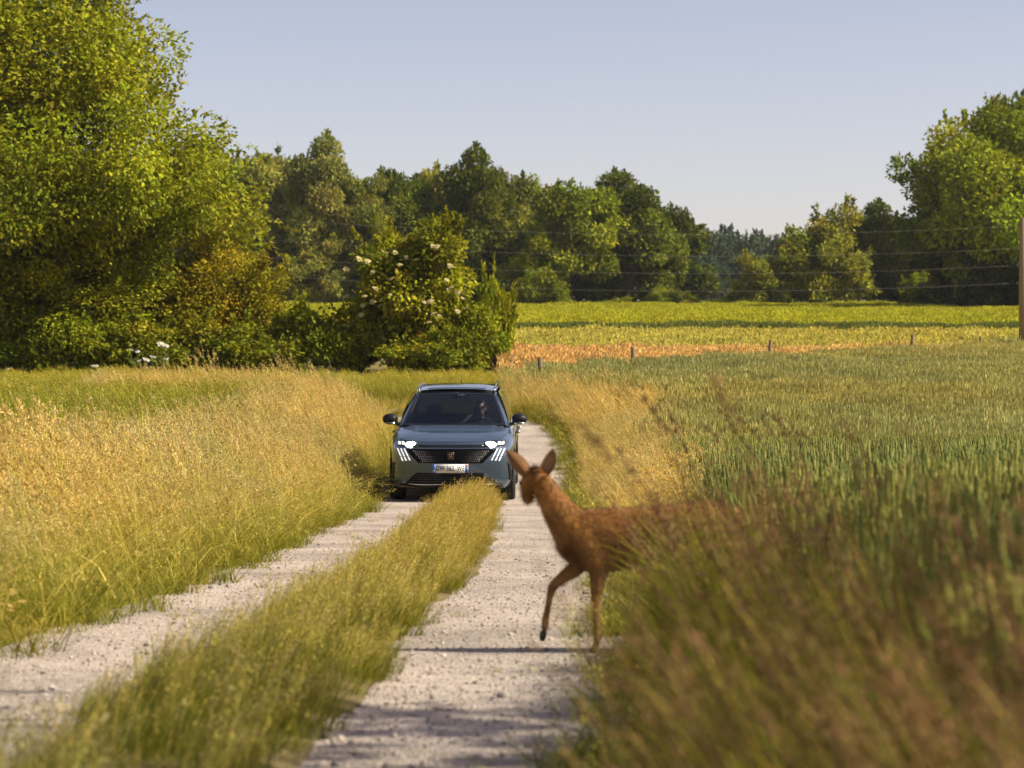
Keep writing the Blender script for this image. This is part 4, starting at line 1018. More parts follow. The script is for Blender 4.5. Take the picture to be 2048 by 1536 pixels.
def patch(pts, e, n=10, m=6, th=0.012):
    """four corners (x,z) bl br tr tl laid on the front skin, standing e proud"""
    bl, br, tr, tl = [np.array(p, float) for p in pts]
    u = np.linspace(0, 1, n)[None, :, None]; v = np.linspace(0, 1, m)[:, None, None]
    Q = (bl*(1-u) + br*u)*(1-v) + (tl*(1-u) + tr*u)*v
    x, z = Q[..., 0], Q[..., 1]
    y = front_y(x, z) - e
    A = np.stack([x, y, z], -1).reshape(-1, 3); B = A + np.array([0, th, 0])
    F = grid_faces(m, n)
    V = np.concatenate([A, B]); k = n*m
    edge = np.concatenate([np.arange(n), np.arange(1, m)*n + n-1, (m-1)*n + np.arange(n-2, -1, -1), np.arange(m-2, 0, -1)*n])
    e2 = np.roll(edge, -1)
    return V, [F, np.stack([e2, edge, edge+k, e2+k], -1)]
def pbuild(name, pts, e, mat, parent=car, both=False, th=0.012, n=10, m=6):
    out = []
    for s in ((1, -1) if both else (1,)):
        mb = MB(); V, F = patch([(s*p[0], p[1]) for p in pts], e, n, m, th)
        if s < 0: F = [f[:, ::-1] for f in F]
        mb.add(V, F); out.append(mb.build(name, mat, parent, True))
    return out

# hood
def hood():
    mb = MB()
    rows = []
    sel = np.where(PLAN[:, 1] < 1.26)[0]
    nx = 25
    for k in sel[2:]:
        y = PLAN[k, 1]; zt = z_top(y); d = inset(np.array(zt), np.array(y))
        xt = PLAN[k, 0] - PN[k, 0]*d; yt = y - PN[k, 1]*d
        u = np.linspace(-1, 1, nx)
        zc = np.interp(yt, [0.05, 0.12, 0.25, 0.5, 0.9, 1.25], [0.900, 0.925, 0.962, 1.01, 1.065, 1.105])
        crease = 0.012*np.exp(-((np.abs(u*xt) - 0.60)/0.06)**2)*np.clip(yt/0.4, 0, 1)
        z = zt + 0.004 + (zc - zt)*(1-np.abs(u)**2.6) + crease
        rows.append(np.stack([u*xt, np.full(nx, yt) + 0.0, z], -1))
    V = np.concatenate(rows)
    mb.add(V, grid_faces(len(rows), nx))
    return mb.build('hood', M['paint'], car, True)
hd = hood()

def cab(u, v):
    """windscreen surface: u -1..1 across, v 0 base .. 1 top"""
    xb, xt = 0.80, 0.60
    x = u*(xb*(1-v) + xt*v)
    y = 1.10 + 0.98*v + 0.16*np.abs(u)**2*(1-v) + 0.10*np.abs(u)**2*v
    z = 1.085 + 0.475*v + 0.02*np.sin(v*math.pi) - 0.03*np.abs(u)**2*v
    return x, y, z
def surf(name, fn, n, m, mat, u0=-1, u1=1, v0=0, v1=1, flip=False, parent=car):
    u = np.linspace(u0, u1, n)[None, :] + np.zeros((m, 1)); v = np.linspace(v0, v1, m)[:, None] + np.zeros((1, n))
    x, y, z = fn(u, v)
    F = grid_faces(m, n)
    mb = MB(); mb.add(np.stack([x, y, z], -1).reshape(-1, 3), F[:, ::-1] if flip else F)
    return mb.build(name, mat, parent, True)
ws = surf('windscreen', cab, 16, 12, M['glass'], -0.965, 0.965, 0.03, 0.97)
def off(fn, d):
    def q(u, v):
        x, y, z = fn(u, v); return x, y - d*0.5, z + d
    return q
# black ceramic border of the windscreen
for nm, a in (('screen_border', (-0.965, 0.965, 0.0, 0.045)), ('screen_border', (-0.965, 0.965, 0.91, 1.0)), ('screen_border', (-0.985, -0.93, 0.0, 1.0)), ('screen_border', (0.93, 0.985, 0.0, 1.0))):
    surf(nm, off(cab, 0.004), 14, 10, M['glossblack'], *a, parent=ws)
# A pillars
for s in (-1, 1):
    v = np.linspace(-0.03, 1.02, 14)
    x, y, z = cab(np.full(14, 1.0), v)
    inner = np.stack([s*(x-0.012), y-0.01, z+0.006], -1)
    mid = np.stack([s*(x+0.03), y+0.04, z-0.002], -1)
    outer = np.stack([s*(x+0.055), y+0.13, z-0.03], -1)
    V = np.concatenate([inner, mid, outer]); F = grid_faces(3, 14)
    mb = MB(); mb.add(V, F if s < 0 else F[:, ::-1]); mb.build('pillar', M['paint'], car, True)
# roof with sunroof panel, rails and aerial
def roof(u, v):
    y = 2.08 + 2.05*v + 0.10*np.abs(u)**2*(1-v)
    zc = 1.575 + 0.055*np.sin(np.clip(v*1.15+0.12, 0, 1)*math.pi*0.62) - 0.05*v**2
    hw = 0.615 + 0.03*np.sin(v*math.pi) - 0.03*v
    x = u*hw
    z = zc - 0.045*np.abs(u)**3 + 0.012
    return x, y, z
rf = surf('roof', roof, 17, 16, M['paint'])
surf('sunroof', off(roof, 0.006), 10, 10, M['glossblack'], -0.72, 0.72, 0.06, 0.7, parent=rf)
for s in (-1, 1):
    mb = MB(); v = np.linspace(0.04, 0.95, 14); x, y, z = roof(np.full(14, 0.95), v)
    lift = 0.028*np.sin(np.clip(np.linspace(0, 1, 14)*8, 0, math.pi/2))*np.sin(np.clip(np.linspace(1, 0, 14)*8, 0, math.pi/2))
    mb.tube(np.stack([s*x, y, z+lift], -1), 0.016, 8); mb.build('roof_rail', M['darkchrome'], car, True)
mb = MB(); mb.tube([(0.02, 3.75, 1.60), (0.02, 3.80, 1.65), (0.02, 3.87, 1.685)], [0.03, 0.02, 0.006], 8, flat=0.4); mb.build('aerial', M['glossblack'], car, True)
# sides of the cabin: windows and frames
def sidewin(s):
    def f(u, v):
        yb = 1.28 + u*2.75; yt = 2.18 + u*1.75
        y = yb*(1-v) + yt*v
        zb = z_top(yb) - 0.005; x0 = 0.838
        zt = 1.55 - 0.02*u
        return s*(x0*(1-v) + 0.655*v + 0.03*np.sin(v*math.pi)), y, zb*(1-v) + zt*v
    return f
for s in (-1, 1):
    for a, b in ((0.03, 0.46), (0.50, 0.94)):
        surf('side_window', sidewin(s), 10, 8, M['glass' if a < 0.3 else 'privacy'], a, b, 0.04, 0.92, s < 0)
    surf('window_frame', lambda u, v, s=s: (sidewin(s)(u, v)[0], sidewin(s)(u, v)[1], sidewin(s)(u, v)[2]), 14, 4, M['paint'], 0.0, 1.0, 0.92, 1.0, s < 0)
    surf('window_pillar', sidewin(s), 4, 8, M['glossblack'], 0.46, 0.50, 0.0, 0.92, s < 0)
    surf('window_pillar', sidewin(s), 4, 8, M['paint'], 0.94, 1.0, 0.0, 0.92, s < 0)
    surf('window_trim', sidewin(s), 14, 3, M['glossblack'], 0.0, 0.94, -0.03, 0.04, s < 0)
    surf('window_trim', sidewin(s), 3, 8, M['glossblack'], 0.0, 0.03, 0.04, 0.92, s < 0)
    for yy in (2.18, 3.18):
        mb = MB(); mb.box((s*0.962, yy, 0.93), (0.05, 0.22, 0.035)); mb.build('door_handle', M['paint'], car)
    for yy in (1.42, 2.40, 3.35):
        zz = np.linspace(0.36, 1.02, 8); 
        xx = 0.944 - inset(zz, np.full(8, yy)) + 0.002
        mb = MB(); mb.tube(np.stack([s*xx, np.full(8, yy), zz], -1), 0.004, 5); mb.build('door_seam', M['blackplastic'], car)
# tailgate
def tail(u, v):
    return u*(0.84*(1-v) + 0.60*v), 4.44 - 0.34*v - 0.10*np.abs(u)**2, 1.05 + 0.52*v
surf('rear_window', tail, 12, 8, M['privacy'], -0.9, 0.9, 0.08, 0.85, True)
surf('tailgate', tail, 12, 3, M['paint'], -1, 1, 0.85, 1.02, True)
surf('tailgate', tail, 12, 3, M['paint'], -1, 1, -0.05, 0.08, True)
for s in (-1, 1): surf('tailgate_pillar', tail, 3, 8, M['paint'], s*1.0, s*0.9, 0.08, 0.85, s < 0)
# floor pan so that nothing shows through from below
mb = MB(); mb.box((0, 2.3, 0.26), (1.55, 4.1, 0.06)); mb.build('underbody', M['blackplastic'], car)

# front face -------------------------------------------------------------
grille = pbuild('grille', [(-0.475, 0.605), (0.475, 0.605), (0.69, 0.812), (-0.69, 0.812)], 0.006, M['grilleblack'], n=24, m=8)[0]
mb = MB()
for s in (1, -1):
    for r_ in range(7):
        zz = 0.63 + r_*0.0245
        half = np.interp(zz, [0.605, 0.805], [0.475, 0.665])
        for c_ in range(9):
            xx = half - 0.085 - c_*0.031 - (0.0155 if r_ % 2 else 0)
            if xx < 0.10: continue
            sz = 0.0115*(1 - c_/10.0)
            V, F = patch([(s*(xx-sz*0.9), zz), (s*xx, zz-sz*0.8), (s*(xx+sz*0.9), zz), (s*xx, zz+sz*0.8)], 0.012, 2, 2, 0.006)
            mb.add(V, F)
gp_ = mb.build('grille_pattern', M['darkchrome'], grille); tag(gp_, kind='stuff')
# shield emblem with a raised head mark
em = pbuild('emblem', [(-0.040, 0.655), (0.040, 0.655), (0.052, 0.765), (-0.052, 0.765)], 0.014, M['bronze'], grille, n=6, m=6)[0]
pbuild('emblem_face', [(-0.031, 0.668), (0.031, 0.668), (0.042, 0.756), (-0.042, 0.756)], 0.018, M['glossblack'], em, n=6, m=6)
for q in ([(-0.022, 0.69), (0.004, 0.672), (0.012, 0.70), (-0.012, 0.72)], [(-0.012, 0.72), (0.012, 0.70), (0.028, 0.735), (-0.014, 0.748)], [(-0.028, 0.715), (-0.012, 0.708), (-0.014, 0.735), (-0.03, 0.74)]):
    pbuild('emblem_head', q, 0.022, M['bronze'], em, n=3, m=3, th=0.005)
pbuild('hood_strip', [(-0.50, 0.836), (0.50, 0.836), (0.51, 0.874), (-0.51, 0.874)], 0.006, M['glossblack'], n=20, m=4)
pbuild('upper_trim', [(-0.62, 0.812), (0.62, 0.812), (0.60, 0.826), (-0.60, 0.826)], 0.012, M['paint'], n=20, m=3)
for s in (1, -1):
    hl = []
    mb = MB(); V, F = patch([(s*0.48, 0.838), (s*0.795, 0.855), (s*0.81, 0.93), (s*0.50, 0.902)], 0.012, 12, 6, 0.03); mb.add(V, F)
    hl = mb.build('headlight', M['glossblack'], car, True)
    mb = MB()
    c = np.array([s*0.585, float(front_y(0.585, 0.872)) - 0.010, 0.872]); mb.ball(c, (0.085, 0.025, 0.043), 16, 10); mb.build('beam_lens', M['lamp'], hl, True)
    for x0 in (0.69, 0.745):
        mb = MB(); V, F = patch([(s*x0, 0.866), (s*(x0+0.038), 0.868), (s*(x0+0.040), 0.914), (s*(x0+0.002), 0.910)], 0.020, 5, 4, 0.012); mb.add(V, F); mb.build('lamp_module', M['led'], hl, True)
    for q, (xt, xb) in enumerate(((0.785, 0.700), (0.732, 0.648), (0.680, 0.592))):
        mb = MB(); V, F = patch([(s*xb, 0.628 + 0.006*q), (s*(xb+0.021), 0.632 + 0.006*q), (s*(xt+0.017), 0.812), (s*xt, 0.812)], 0.016, 4, 8, 0.012); mb.add(V, F)
        cl = mb.build('running_light', M['led'], car, True)
        f = 0.34
        xm = xb*(1-f) + xt*f; zm = 0.63*(1-f) + 0.812*f
        mb = MB(); V, F = patch([(s*(xm-0.004), zm-0.006), (s*(xm+0.03), zm-0.002), (s*(xm+0.032), zm+0.006), (s*(xm-0.002), zm+0.002)], 0.019, 3, 3, 0.008); mb.add(V, F); mb.build('divider', M['blackplastic'], cl)
# lower air intake, side slots, silver skid lines and black chin
pbuild('lower_intake', [(-0.70, 0.285), (0.70, 0.285), (0.50, 0.462), (-0.50, 0.462)], 0.008, M['grilleblack'], n=24, m=6)
for k in range(4):
    zz = 0.325 + 0.034*k; hw = np.interp(zz, [0.285, 0.462], [0.66, 0.47])
    pbuild('intake_slat', [(-hw, zz), (hw, zz), (hw, zz+0.010), (-hw, zz+0.010)], 0.016, M['glossblack'], n=20, m=2, th=0.01)
pbuild('chin', [(-0.74, 0.215), (0.74, 0.215), (0.76, 0.285), (-0.76, 0.285)], 0.012, M['blackplastic'], n=24, m=4)
for s in (1, -1):
    mb = MB(); V, F = patch([(s*0.865, 0.335), (s*0.898, 0.335), (s*0.872, 0.60), (s*0.838, 0.60)], 0.012, 4, 8, 0.02); mb.add(V, F); mb.build('air_curtain', M['blackplastic'], car, True)
    mb = MB()
    xs_ = np.array([0.105, 0.135, 0.3, 0.5, 0.62]); zs_ = np.array([0.318, 0.292, 0.288, 0.288, 0.296])
    mb.tube(np.stack([s*xs_, front_y(xs_, zs_) - 0.022, zs_], -1), 0.0085, 6); mb.build('skid_trim', M['chrome'], car, True)
# number plate
pl = empty('number_plate', (0, 0, 0)); pl.parent = car
bpy.data.objects.remove(pl)
y_p = float(front_y(0.0, 0.53)) - 0.026
mb = MB(); mb.box((0, y_p, 0.527), (0.52, 0.012, 0.128)); plate = mb.build('number_plate', M['plate'], car)
for s, mt in ((-1, 'plateblue'), (1, 'plateblue')):
    mb = MB(); mb.box((s*0.237, y_p-0.0075, 0.527 if s < 0 else 0.505), (0.044, 0.004, 0.126 if s < 0 else 0.082)); mb.build('plate_band', M[mt], plate)
mb = MB(); mb.box((0.237, y_p-0.0075, 0.569), (0.044, 0.004, 0.042)); mb.build('plate_band', M['platered'], plate)
def text_mesh(body_txt, size, name):
    cu = bpy.data.curves.new(name, 'FONT'); cu.body = body_txt; cu.size = size; cu.align_x = 'CENTER'; cu.align_y = 'CENTER'; cu.extrude = 0.001; cu.offset = 0.0012; cu.space_character = 1.08
    o = bpy.data.objects.new(name, cu); COL.objects.link(o)
    dg = bpy.context.evaluated_depsgraph_get(); me = bpy.data.meshes.new_from_object(o.evaluated_get(dg))
    bpy.data.objects.remove(o); bpy.data.curves.remove(cu)
    return me
for txt, xo in (('GW', -0.152), ('362', -0.003), ('WE', 0.152)):
    o = link('lettering', text_mesh(txt, 0.108, 'lettering'), M['plateink'], plate, (xo, y_p-0.0085, 0.527)); o.rotation_euler = (R(90), 0, 0); o.scale = (0.66, 1, 1)
o = link('lettering', text_mesh('F', 0.04, 'lettering'), M['plate'], plate, (-0.237, y_p-0.0115, 0.495)); o.rotation_euler = (R(90), 0, 0)

# wheel arch cladding, sills, wheels
for s in (-1, 1):
    for wy_ in (0.88, 3.62):
        a = np.linspace(-0.12, math.pi+0.12, 26)
        mb = MB()
        r0, r1 = 0.372, 0.435
        def yz(r): return np.stack([wy_ + r*np.cos(a), 0.34 + r*np.sin(a)], -1)
        i_, o_r = yz(r0), yz(r1)
        def xs_at(p): 
            k = np.interp(p[:, 0], PLAN[:, 1], PLAN[:, 0]); return k - inset(np.clip(p[:, 1], ZB, 0.9), p[:, 0])*0.8 + 0.012
        A = np.column_stack([s*xs_at(i_), i_]); B = np.column_stack([s*(xs_at(o_r)), o_r]); Cc = np.column_stack([s*(xs_at(i_)-0.30), i_])
        V = np.concatenate([Cc, A, B]); F = grid_faces(3, 26)
        mb.add(V, F); mb.build('wheel_arch', M['blackplastic'], car, True)
        # wheel
        root = MB(); prof = [(0.235, -0.10), (0.30, -0.112), (0.335, -0.108), (0.350, -0.085), (0.353, 0), (0.350, 0.085), (0.335, 0.108), (0.30, 0.112), (0.235, 0.10)]
        n = 40; a2 = np.arange(n)/n*2*math.pi
        V = np.array([[(px_*1.0 + s*0.825, wy_ + r_*math.cos(t), 0.345 + r_*math.sin(t)) for t in a2] for r_, px_ in prof]).reshape(-1, 3)
        i = np.arange(len(prof)-1)[:, None]*n; j = np.arange(n)[None, :]; j2 = (j+1) % n
        root.add(V, np.stack([i+j, i+j2, i+n+j2, i+n+j], -1).reshape(-1, 4))
        wh = root.build('wheel', M['tyre'], car, True)
        rm = MB()
        rm.tube([(s*0.90, wy_, 0.345), (s*0.84, wy_, 0.345)], [0.055, 0.06], 16)
        for q in range(5):
            t = q/5*2*math.pi + 0.3
            dv = np.array([0, math.cos(t), math.sin(t)])
            rm.tube([np.array([s*0.885, wy_, 0.345]) + dv*0.03, np.array([s*0.90, wy_, 0.345]) + dv*0.14, np.array([s*0.895, wy_, 0.345]) + dv*0.235], [0.035, 0.028, 0.04], 6)
        rm.build('rim', M['rim'], wh, True)
        tr_ = MB()
        for q in range(44):
            t = q/44*2*math.pi; dv = np.array([0, math.cos(t), math.sin(t)])
            for xo in (-0.075, -0.03, 0.03, 0.075):
                tr_.box(np.array([s*0.825+xo, wy_, 0.345]) + dv*0.352, (0.036, 0.030, 0.012), Matrix.Rotation(t - math.pi/2, 3, 'X').to_4x4())
        tag(tr_.build('tread', M['tyre'], wh), kind='stuff')
    mb = MB(); mb.box((s*0.905, 2.25, 0.29), (0.08, 1.85, 0.15)); mb.build('sill', M['blackplastic'], car)
    # door mirror
    mb = MB()
    secs = []
    for t_, rz_, ry_ in ((0.0, 0.045, 0.05), (0.04, 0.075, 0.085), (0.10, 0.088, 0.10), (0.16, 0.080, 0.095), (0.195, 0.058, 0.07), (0.212, 0.03, 0.035)):
        secs.append(((s*(0.885 + t_), 1.55 + t_*0.25, 1.155 - 0.05*t_ + 0.012*math.sin(t_*14)), ry_, rz_))
    mb.loft(secs, 14)
    mr_ = mb.build('door_mirror', M['blackplastic'], car, True)
    mb = MB(); mb.tube([(s*0.80, 1.56, 1.075), (s*0.87, 1.56, 1.085), (s*0.93, 1.57, 1.11)], [0.03, 0.028, 0.03], 8); mb.build('mirror_arm', M['glossblack'], mr_, True)
    mb = MB(); mb.box((s*0.985, 1.478, 1.105), (0.15, 0.012, 0.010)); mb.build('indicator', M['chrome'], mr_)
    mb = MB(); mb.ball((s*0.985, 1.655, 1.155), (0.085, 0.008, 0.062), 14, 8); mb.build('mirror_glass', M['chrome'], mr_, True)

# cabin
mb = MB(); mb.box((0, 1.50, 1.02), (1.5, 0.62, 0.10)); mb.box((0, 1.72, 0.93), (1.45, 0.25, 0.3)); mb.build('dashboard', M['interior'], car)
for s in (-1, 1):
    mb = MB(); mb.loft([((s*0.37, 2.62, 0.45), 0.09, 0.25), ((s*0.37, 2.66, 0.75), 0.08, 0.25), ((s*0.37, 2.74, 1.05), 0.06, 0.21), ((s*0.37, 2.76, 1.12), 0.05, 0.12)], 14)
    st_ = mb.build('seat', M['seatcloth'], car, True)
    mb = MB(); mb.ball((s*0.37, 2.76, 1.24), (0.13, 0.05, 0.09), 12, 8); mb.build('headrest', M['seatcloth'], st_, True)
    mb = MB(); mb.box((s*0.37, 2.35, 0.46), (0.5, 0.52, 0.16)); mb.build('cushion', M['seatcloth'], st_)
mb = MB(); mb.box((0, 3.55, 0.80), (1.25, 0.16, 0.62)); mb.box((0, 3.25, 0.48), (1.25, 0.5, 0.18)); mb.build('rear_bench', M['seatcloth'], car)
mb = MB()
a = np.linspace(0, 2*math.pi, 33); ca = np.stack([0.37 + 0.165*np.cos(a), 1.98 + 0.165*np.sin(a)*0.35, 0.99 + 0.155*np.sin(a)*0.94], -1)
mb.tube(ca, 0.014, 8, cap=False); mb.tube([(0.22, 1.98, 0.99), (0.37, 1.95, 0.985), (0.52, 1.98, 0.99)], 0.022, 8); mb.tube([(0.37, 1.95, 0.985), (0.37, 1.78, 0.94)], 0.03, 8)
mb.build('steering_wheel', M['interior'], car, True)
mb = MB(); mb.box((0.02, 1.98, 1.485), (0.24, 0.03, 0.06)); mb.tube([(0.02, 1.97, 1.50), (0.02, 1.95, 1.55)], 0.012, 6); mb.build('rear_view_mirror', M['interior'], car)
mb = MB(); mb.box((0, 3.0, 1.54), (1.1, 1.7, 0.02)); mb.build('headliner', M['seatcloth'], car)
# ---------------------------------------------------------------- organic bodies: many lofts fused into one surface
def fuse(mb, name, voxel, smooth_it=6, dec=None):
    me = mb.mesh(name); o = bpy.data.objects.new(name, me); COL.objects.link(o)
    r = o.modifiers.new('r', 'REMESH'); r.mode = 'VOXEL'; r.voxel_size = voxel; r.use_smooth_shade = True
    s = o.modifiers.new('s', 'SMOOTH'); s.factor = 0.5; s.iterations = smooth_it
    dg = bpy.context.evaluated_depsgraph_get()
    out = bpy.data.meshes.new_from_object(o.evaluated_get(dg))
    bpy.data.objects.remove(o)
    out.name = name
    out.polygons.foreach_set('use_smooth', np.ones(len(out.polygons), dtype=bool))
    return out

# ---- the deer
DY = 12.1
PPM = F_PX / DY
def D(px, py, y=0.0): return np.array([(px - 1190)/PPM, y, (1310 - py)/PPM])
deer_x = PX(1190, DY)
deer = empty('deer', (deer_x, DY, ground(deer_x, DY) + 0.006))
tag(deer, 'red brown roe deer stepping onto the gravel track with one foreleg raised', 'deer')
def chain(mb, pts, n=14):
    mb.loft([(D(*p[:3]), p[3]*(p[4] if len(p) > 4 else 1), p[3]) for p in pts], n)
db = MB()
# trunk: px x, centre y, depth y, vertical radius, width factor
chain(db, [(1112, 1082, 0, 0.045), (1122, 1082, 0, 0.085, 0.85), (1148, 1082, 0, 0.130, 0.80), (1175, 1084, 0, 0.150, 0.78), (1205, 1085, 0, 0.156, 0.80), (1250, 1082, 0, 0.148, 0.86), (1310, 1070, 0, 0.134, 0.95),
           (1365, 1060, 0, 0.122, 1.0), (1420, 1058, 0, 0.125, 0.98), (1465, 1062, 0, 0.112, 0.95), (1500, 1066, 0, 0.075, 0.9), (1515, 1068, 0, 0.03)], 22)
chain(db, [(1160, 1078, 0, 0.118, 0.75), (1138, 1055, 0, 0.098, 0.75), (1117, 1028, 0.01, 0.078, 0.78), (1101, 1002, 0.015, 0.064, 0.82), (1087, 978, 0.02, 0.056, 0.9), (1076, 962, 0.02, 0.050)], 18)
# head, turned away towards the car
hk = [(1082, 957, 0.0, 0.036), (1072, 957, 0.02, 0.052), (1064, 964, 0.045, 0.052), (1058, 976, 0.075, 0.043), (1055, 990, 0.11, 0.033), (1054, 1000, 0.14, 0.026), (1054, 1008, 0.160, 0.021), (1055, 1012, 0.168, 0.012)]
chain(db, hk, 16)
db.ball(D(1049, 968, 0.045), (0.016, 0.02, 0.016)); db.ball(D(1078, 966, 0.065), (0.018, 0.02, 0.016))      # brows
chain(db, [(1060, 1003, 0.06, 0.02), (1058, 1006, 0.10, 0.020), (1056, 1011, 0.145, 0.015)], 10)               # jaw
# shoulders and forelegs
chain(db, [(1168, 1060, -0.075, 0.055, 0.6), (1180, 1095, -0.085, 0.072, 0.6), (1192, 1130, -0.075, 0.058, 0.75), (1195, 1150, -0.07, 0.043, 0.85), (1193, 1175, -0.07, 0.032), (1190, 1200, -0.07, 0.0225), (1190, 1210, -0.07, 0.0225),
           (1190, 1222, -0.07, 0.0165), (1191, 1250, -0.07, 0.0142), (1193, 1272, -0.07, 0.0165), (1193, 1282, -0.07, 0.0185), (1190, 1292, -0.07, 0.015), (1187, 1300, -0.07, 0.016)], 12)
chain(db, [(1160, 1075, 0.07, 0.05, 0.6), (1162, 1105, 0.08, 0.066, 0.6), (1160, 1132, 0.075, 0.050, 0.75), (1148, 1147, 0.075, 0.038, 0.85), (1128, 1160, 0.075, 0.030), (1110, 1175, 0.075, 0.024), (1104, 1184, 0.075, 0.0225),
           (1100, 1200, 0.075, 0.017), (1095, 1228, 0.075, 0.0150), (1091, 1246, 0.075, 0.018), (1091, 1256, 0.075, 0.0185), (1089, 1266, 0.075, 0.0145), (1088, 1272, 0.075, 0.013)], 12)
# hind legs
for yy, dx in ((-0.08, 0), (0.08, -48)):
    chain(db, [(1455, 1040, yy*0.7, 0.07, 0.6), (1450, 1075, yy, 0.095, 0.55), (1438+dx*0.3, 1115, yy, 0.078, 0.55), (1437+dx*0.5, 1140, yy, 0.052, 0.7), (1455+dx*0.8, 1165, yy, 0.033, 0.8), (1475+dx, 1188, yy, 0.026, 0.8), (1478+dx, 1200, yy, 0.022),
               (1472+dx, 1225, yy, 0.0165), (1466+dx, 1260, yy, 0.0155), (1464+dx, 1280, yy, 0.0185), (1459+dx, 1294, yy, 0.015), (1456+dx, 1300, yy, 0.016)], 12)
chain(db, [(1508, 1050, 0, 0.022), (1516, 1062, 0, 0.018), (1518, 1072, 0, 0.008)], 8)
deer_me = fuse(db, 'deer_body', 0.0075, 5)
def fur_mat():
    m, nt, p = new_mat('deer_coat')
    tc = nt.nodes.new('ShaderNodeTexCoord')
    mp = nt.nodes.new('ShaderNodeMapping'); mp.inputs['Scale'].default_value = (28, 60, 60)
    n = nt.nodes.new('ShaderNodeTexNoise'); n.inputs['Scale'].default_value = 1.6; n.inputs['Detail'].default_value = 8
    n2 = nt.nodes.new('ShaderNodeTexNoise'); n2.inputs['Scale'].default_value = 7; n2.inputs['Detail'].default_value = 4
    nt.links.new(tc.outputs['Object'], mp.inputs[0]); nt.links.new(mp.outputs[0], n.inputs['Vector']); nt.links.new(tc.outputs['Object'], n2.inputs['Vector'])
    at = nt.nodes.new('ShaderNodeAttribute'); at.attribute_name = 'col'
    mr = nt.nodes.new('ShaderNodeMapRange'); mr.inputs[1].default_value = 0.25; mr.inputs[2].default_value = 0.75; mr.inputs[3].default_value = 0.40; mr.inputs[4].default_value = 1.55
    ad = nt.nodes.new('ShaderNodeMath'); ad.operation = 'MULTIPLY_ADD'; ad.inputs[1].default_value = 0.55
    hf = nt.nodes.new('ShaderNodeMath'); hf.operation = 'MULTIPLY'; hf.inputs[1].default_value = 0.45
    nt.links.new(n2.outputs['Fac'], hf.inputs[0]); nt.links.new(n.outputs['Fac'], ad.inputs[0]); nt.links.new(hf.outputs[0], ad.inputs[2])
    nt.links.new(ad.outputs[0], mr.inputs[0])
    mu = nt.nodes.new('ShaderNodeVectorMath'); mu.operation = 'SCALE'
    nt.links.new(at.outputs['Color'], mu.inputs[0]); nt.links.new(mr.outputs[0], mu.inputs['Scale']); nt.links.new(mu.outputs[0], p.inputs['Base Color'])
    p.inputs['Roughness'].default_value = 0.7; p.inputs['Specular IOR Level'].default_value = 0.2
    p.inputs['Sheen Weight'].default_value = 0.15; p.inputs['Sheen Roughness'].default_value = 0.4
    b = nt.nodes.new('ShaderNodeBump'); b.inputs['Strength'].default_value = 0.5; b.inputs['Distance'].default_value = 0.006
    nt.links.new(n.outputs['Fac'], b.inputs['Height']); nt.links.new(b.outputs[0], p.inputs['Normal'])
    return m
M['fur'] = fur_mat()
M['hoof'] = plain('hoof_horn', (0.012, 0.011, 0.010), 0.4, var=0.2)
M['eye'] = plain('eye', (0.008, 0.005, 0.004), 0.08, coat=1.0, var=0.0)
def coat_colour(P):
    """summer coat: fox red, browner back line, paler underside and inside of legs, dark muzzle"""
    base = np.tile(np.array([[0.22, 0.092, 0.020]]), (len(P), 1))
    zb = np.interp(P[:, 0], [-0.2, 0, 0.15, 0.3, 0.45, 0.7], [0.42, 0.40, 0.41, 0.45, 0.48, 0.45])
    k = np.clip((zb + 0.03 - P[:, 2])/0.10, 0, 1) * np.clip((P[:, 2]-0.3)/0.08, 0, 1) * (P[:, 0] > -0.12)
    base = base*(1-k[:, None]*0.5) + np.array([0.27, 0.17, 0.085])*k[:, None]*0.5
    blot = np.sin(P[:, 0]*31 + P[:, 2]*17 + 1.2*np.sin(P[:, 2]*43))*0.5 + np.sin(P[:, 0]*13 - P[:, 2]*37 + P[:, 1]*9)*0.5
    base = base*(1 + 0.22*blot[:, None])
    # sunlit gold of the neck painted into the coat; darker throat and brisket
    nk = np.exp(-(((P[:, 0] + 0.20)*0.75 + (P[:, 2] - 0.68)*0.65)/0.16)**2) * np.exp(-(((P[:, 0] + 0.20)*0.65 - (P[:, 2] - 0.68)*-0.75)/0.05)**2)
    base = base + nk[:, None]*np.array([0.12, 0.07, 0.016])
    br_ = np.clip(1 - np.hypot((P[:, 0] + 0.14)/0.12, (P[:, 2] - 0.46)/0.10), 0, 1)[:, None]
    base = base*(1 - 0.55*br_)
    leg = np.clip((0.33 - P[:, 2])/0.12, 0, 1)[:, None]
    base = base*(1-leg) + np.array([0.22, 0.10, 0.034])*leg
    nose = D(1054, 1010, 0.16); d = np.linalg.norm(P - nose, axis=1)
    k = np.clip(1 - d/0.06, 0, 1)[:, None]
    base = base*(1-k) + np.array([0.02, 0.014, 0.012])*k
    crown_ = D(1068, 946, 0.0); d = np.linalg.norm(P - crown_, axis=1); k = np.clip(1 - d/0.055, 0, 1)[:, None]*0.75
    base = base*(1-k) + np.array([0.05, 0.026, 0.012])*k
    d = np.linalg.norm((P - D(1512, 1070, 0))*np.array([1, 1, 0.8]), axis=1); k = np.clip(1 - d/0.14, 0, 1)[:, None]
    return base*(1-k) + np.array([0.5, 0.38, 0.22])*k
def set_col(me, fn):
    V = np.empty(len(me.vertices)*3, np.float32); me.vertices.foreach_get('co', V); V = V.reshape(-1, 3)
    c = np.ones((len(V), 4), np.float32); c[:, :3] = fn(V)
    a = me.attributes.new('col', 'FLOAT_COLOR', 'POINT'); a.data.foreach_set('color', c.ravel())
    return V
DV = set_col(deer_me, coat_colour)
body_o = link('body', deer_me, M['fur'], deer)
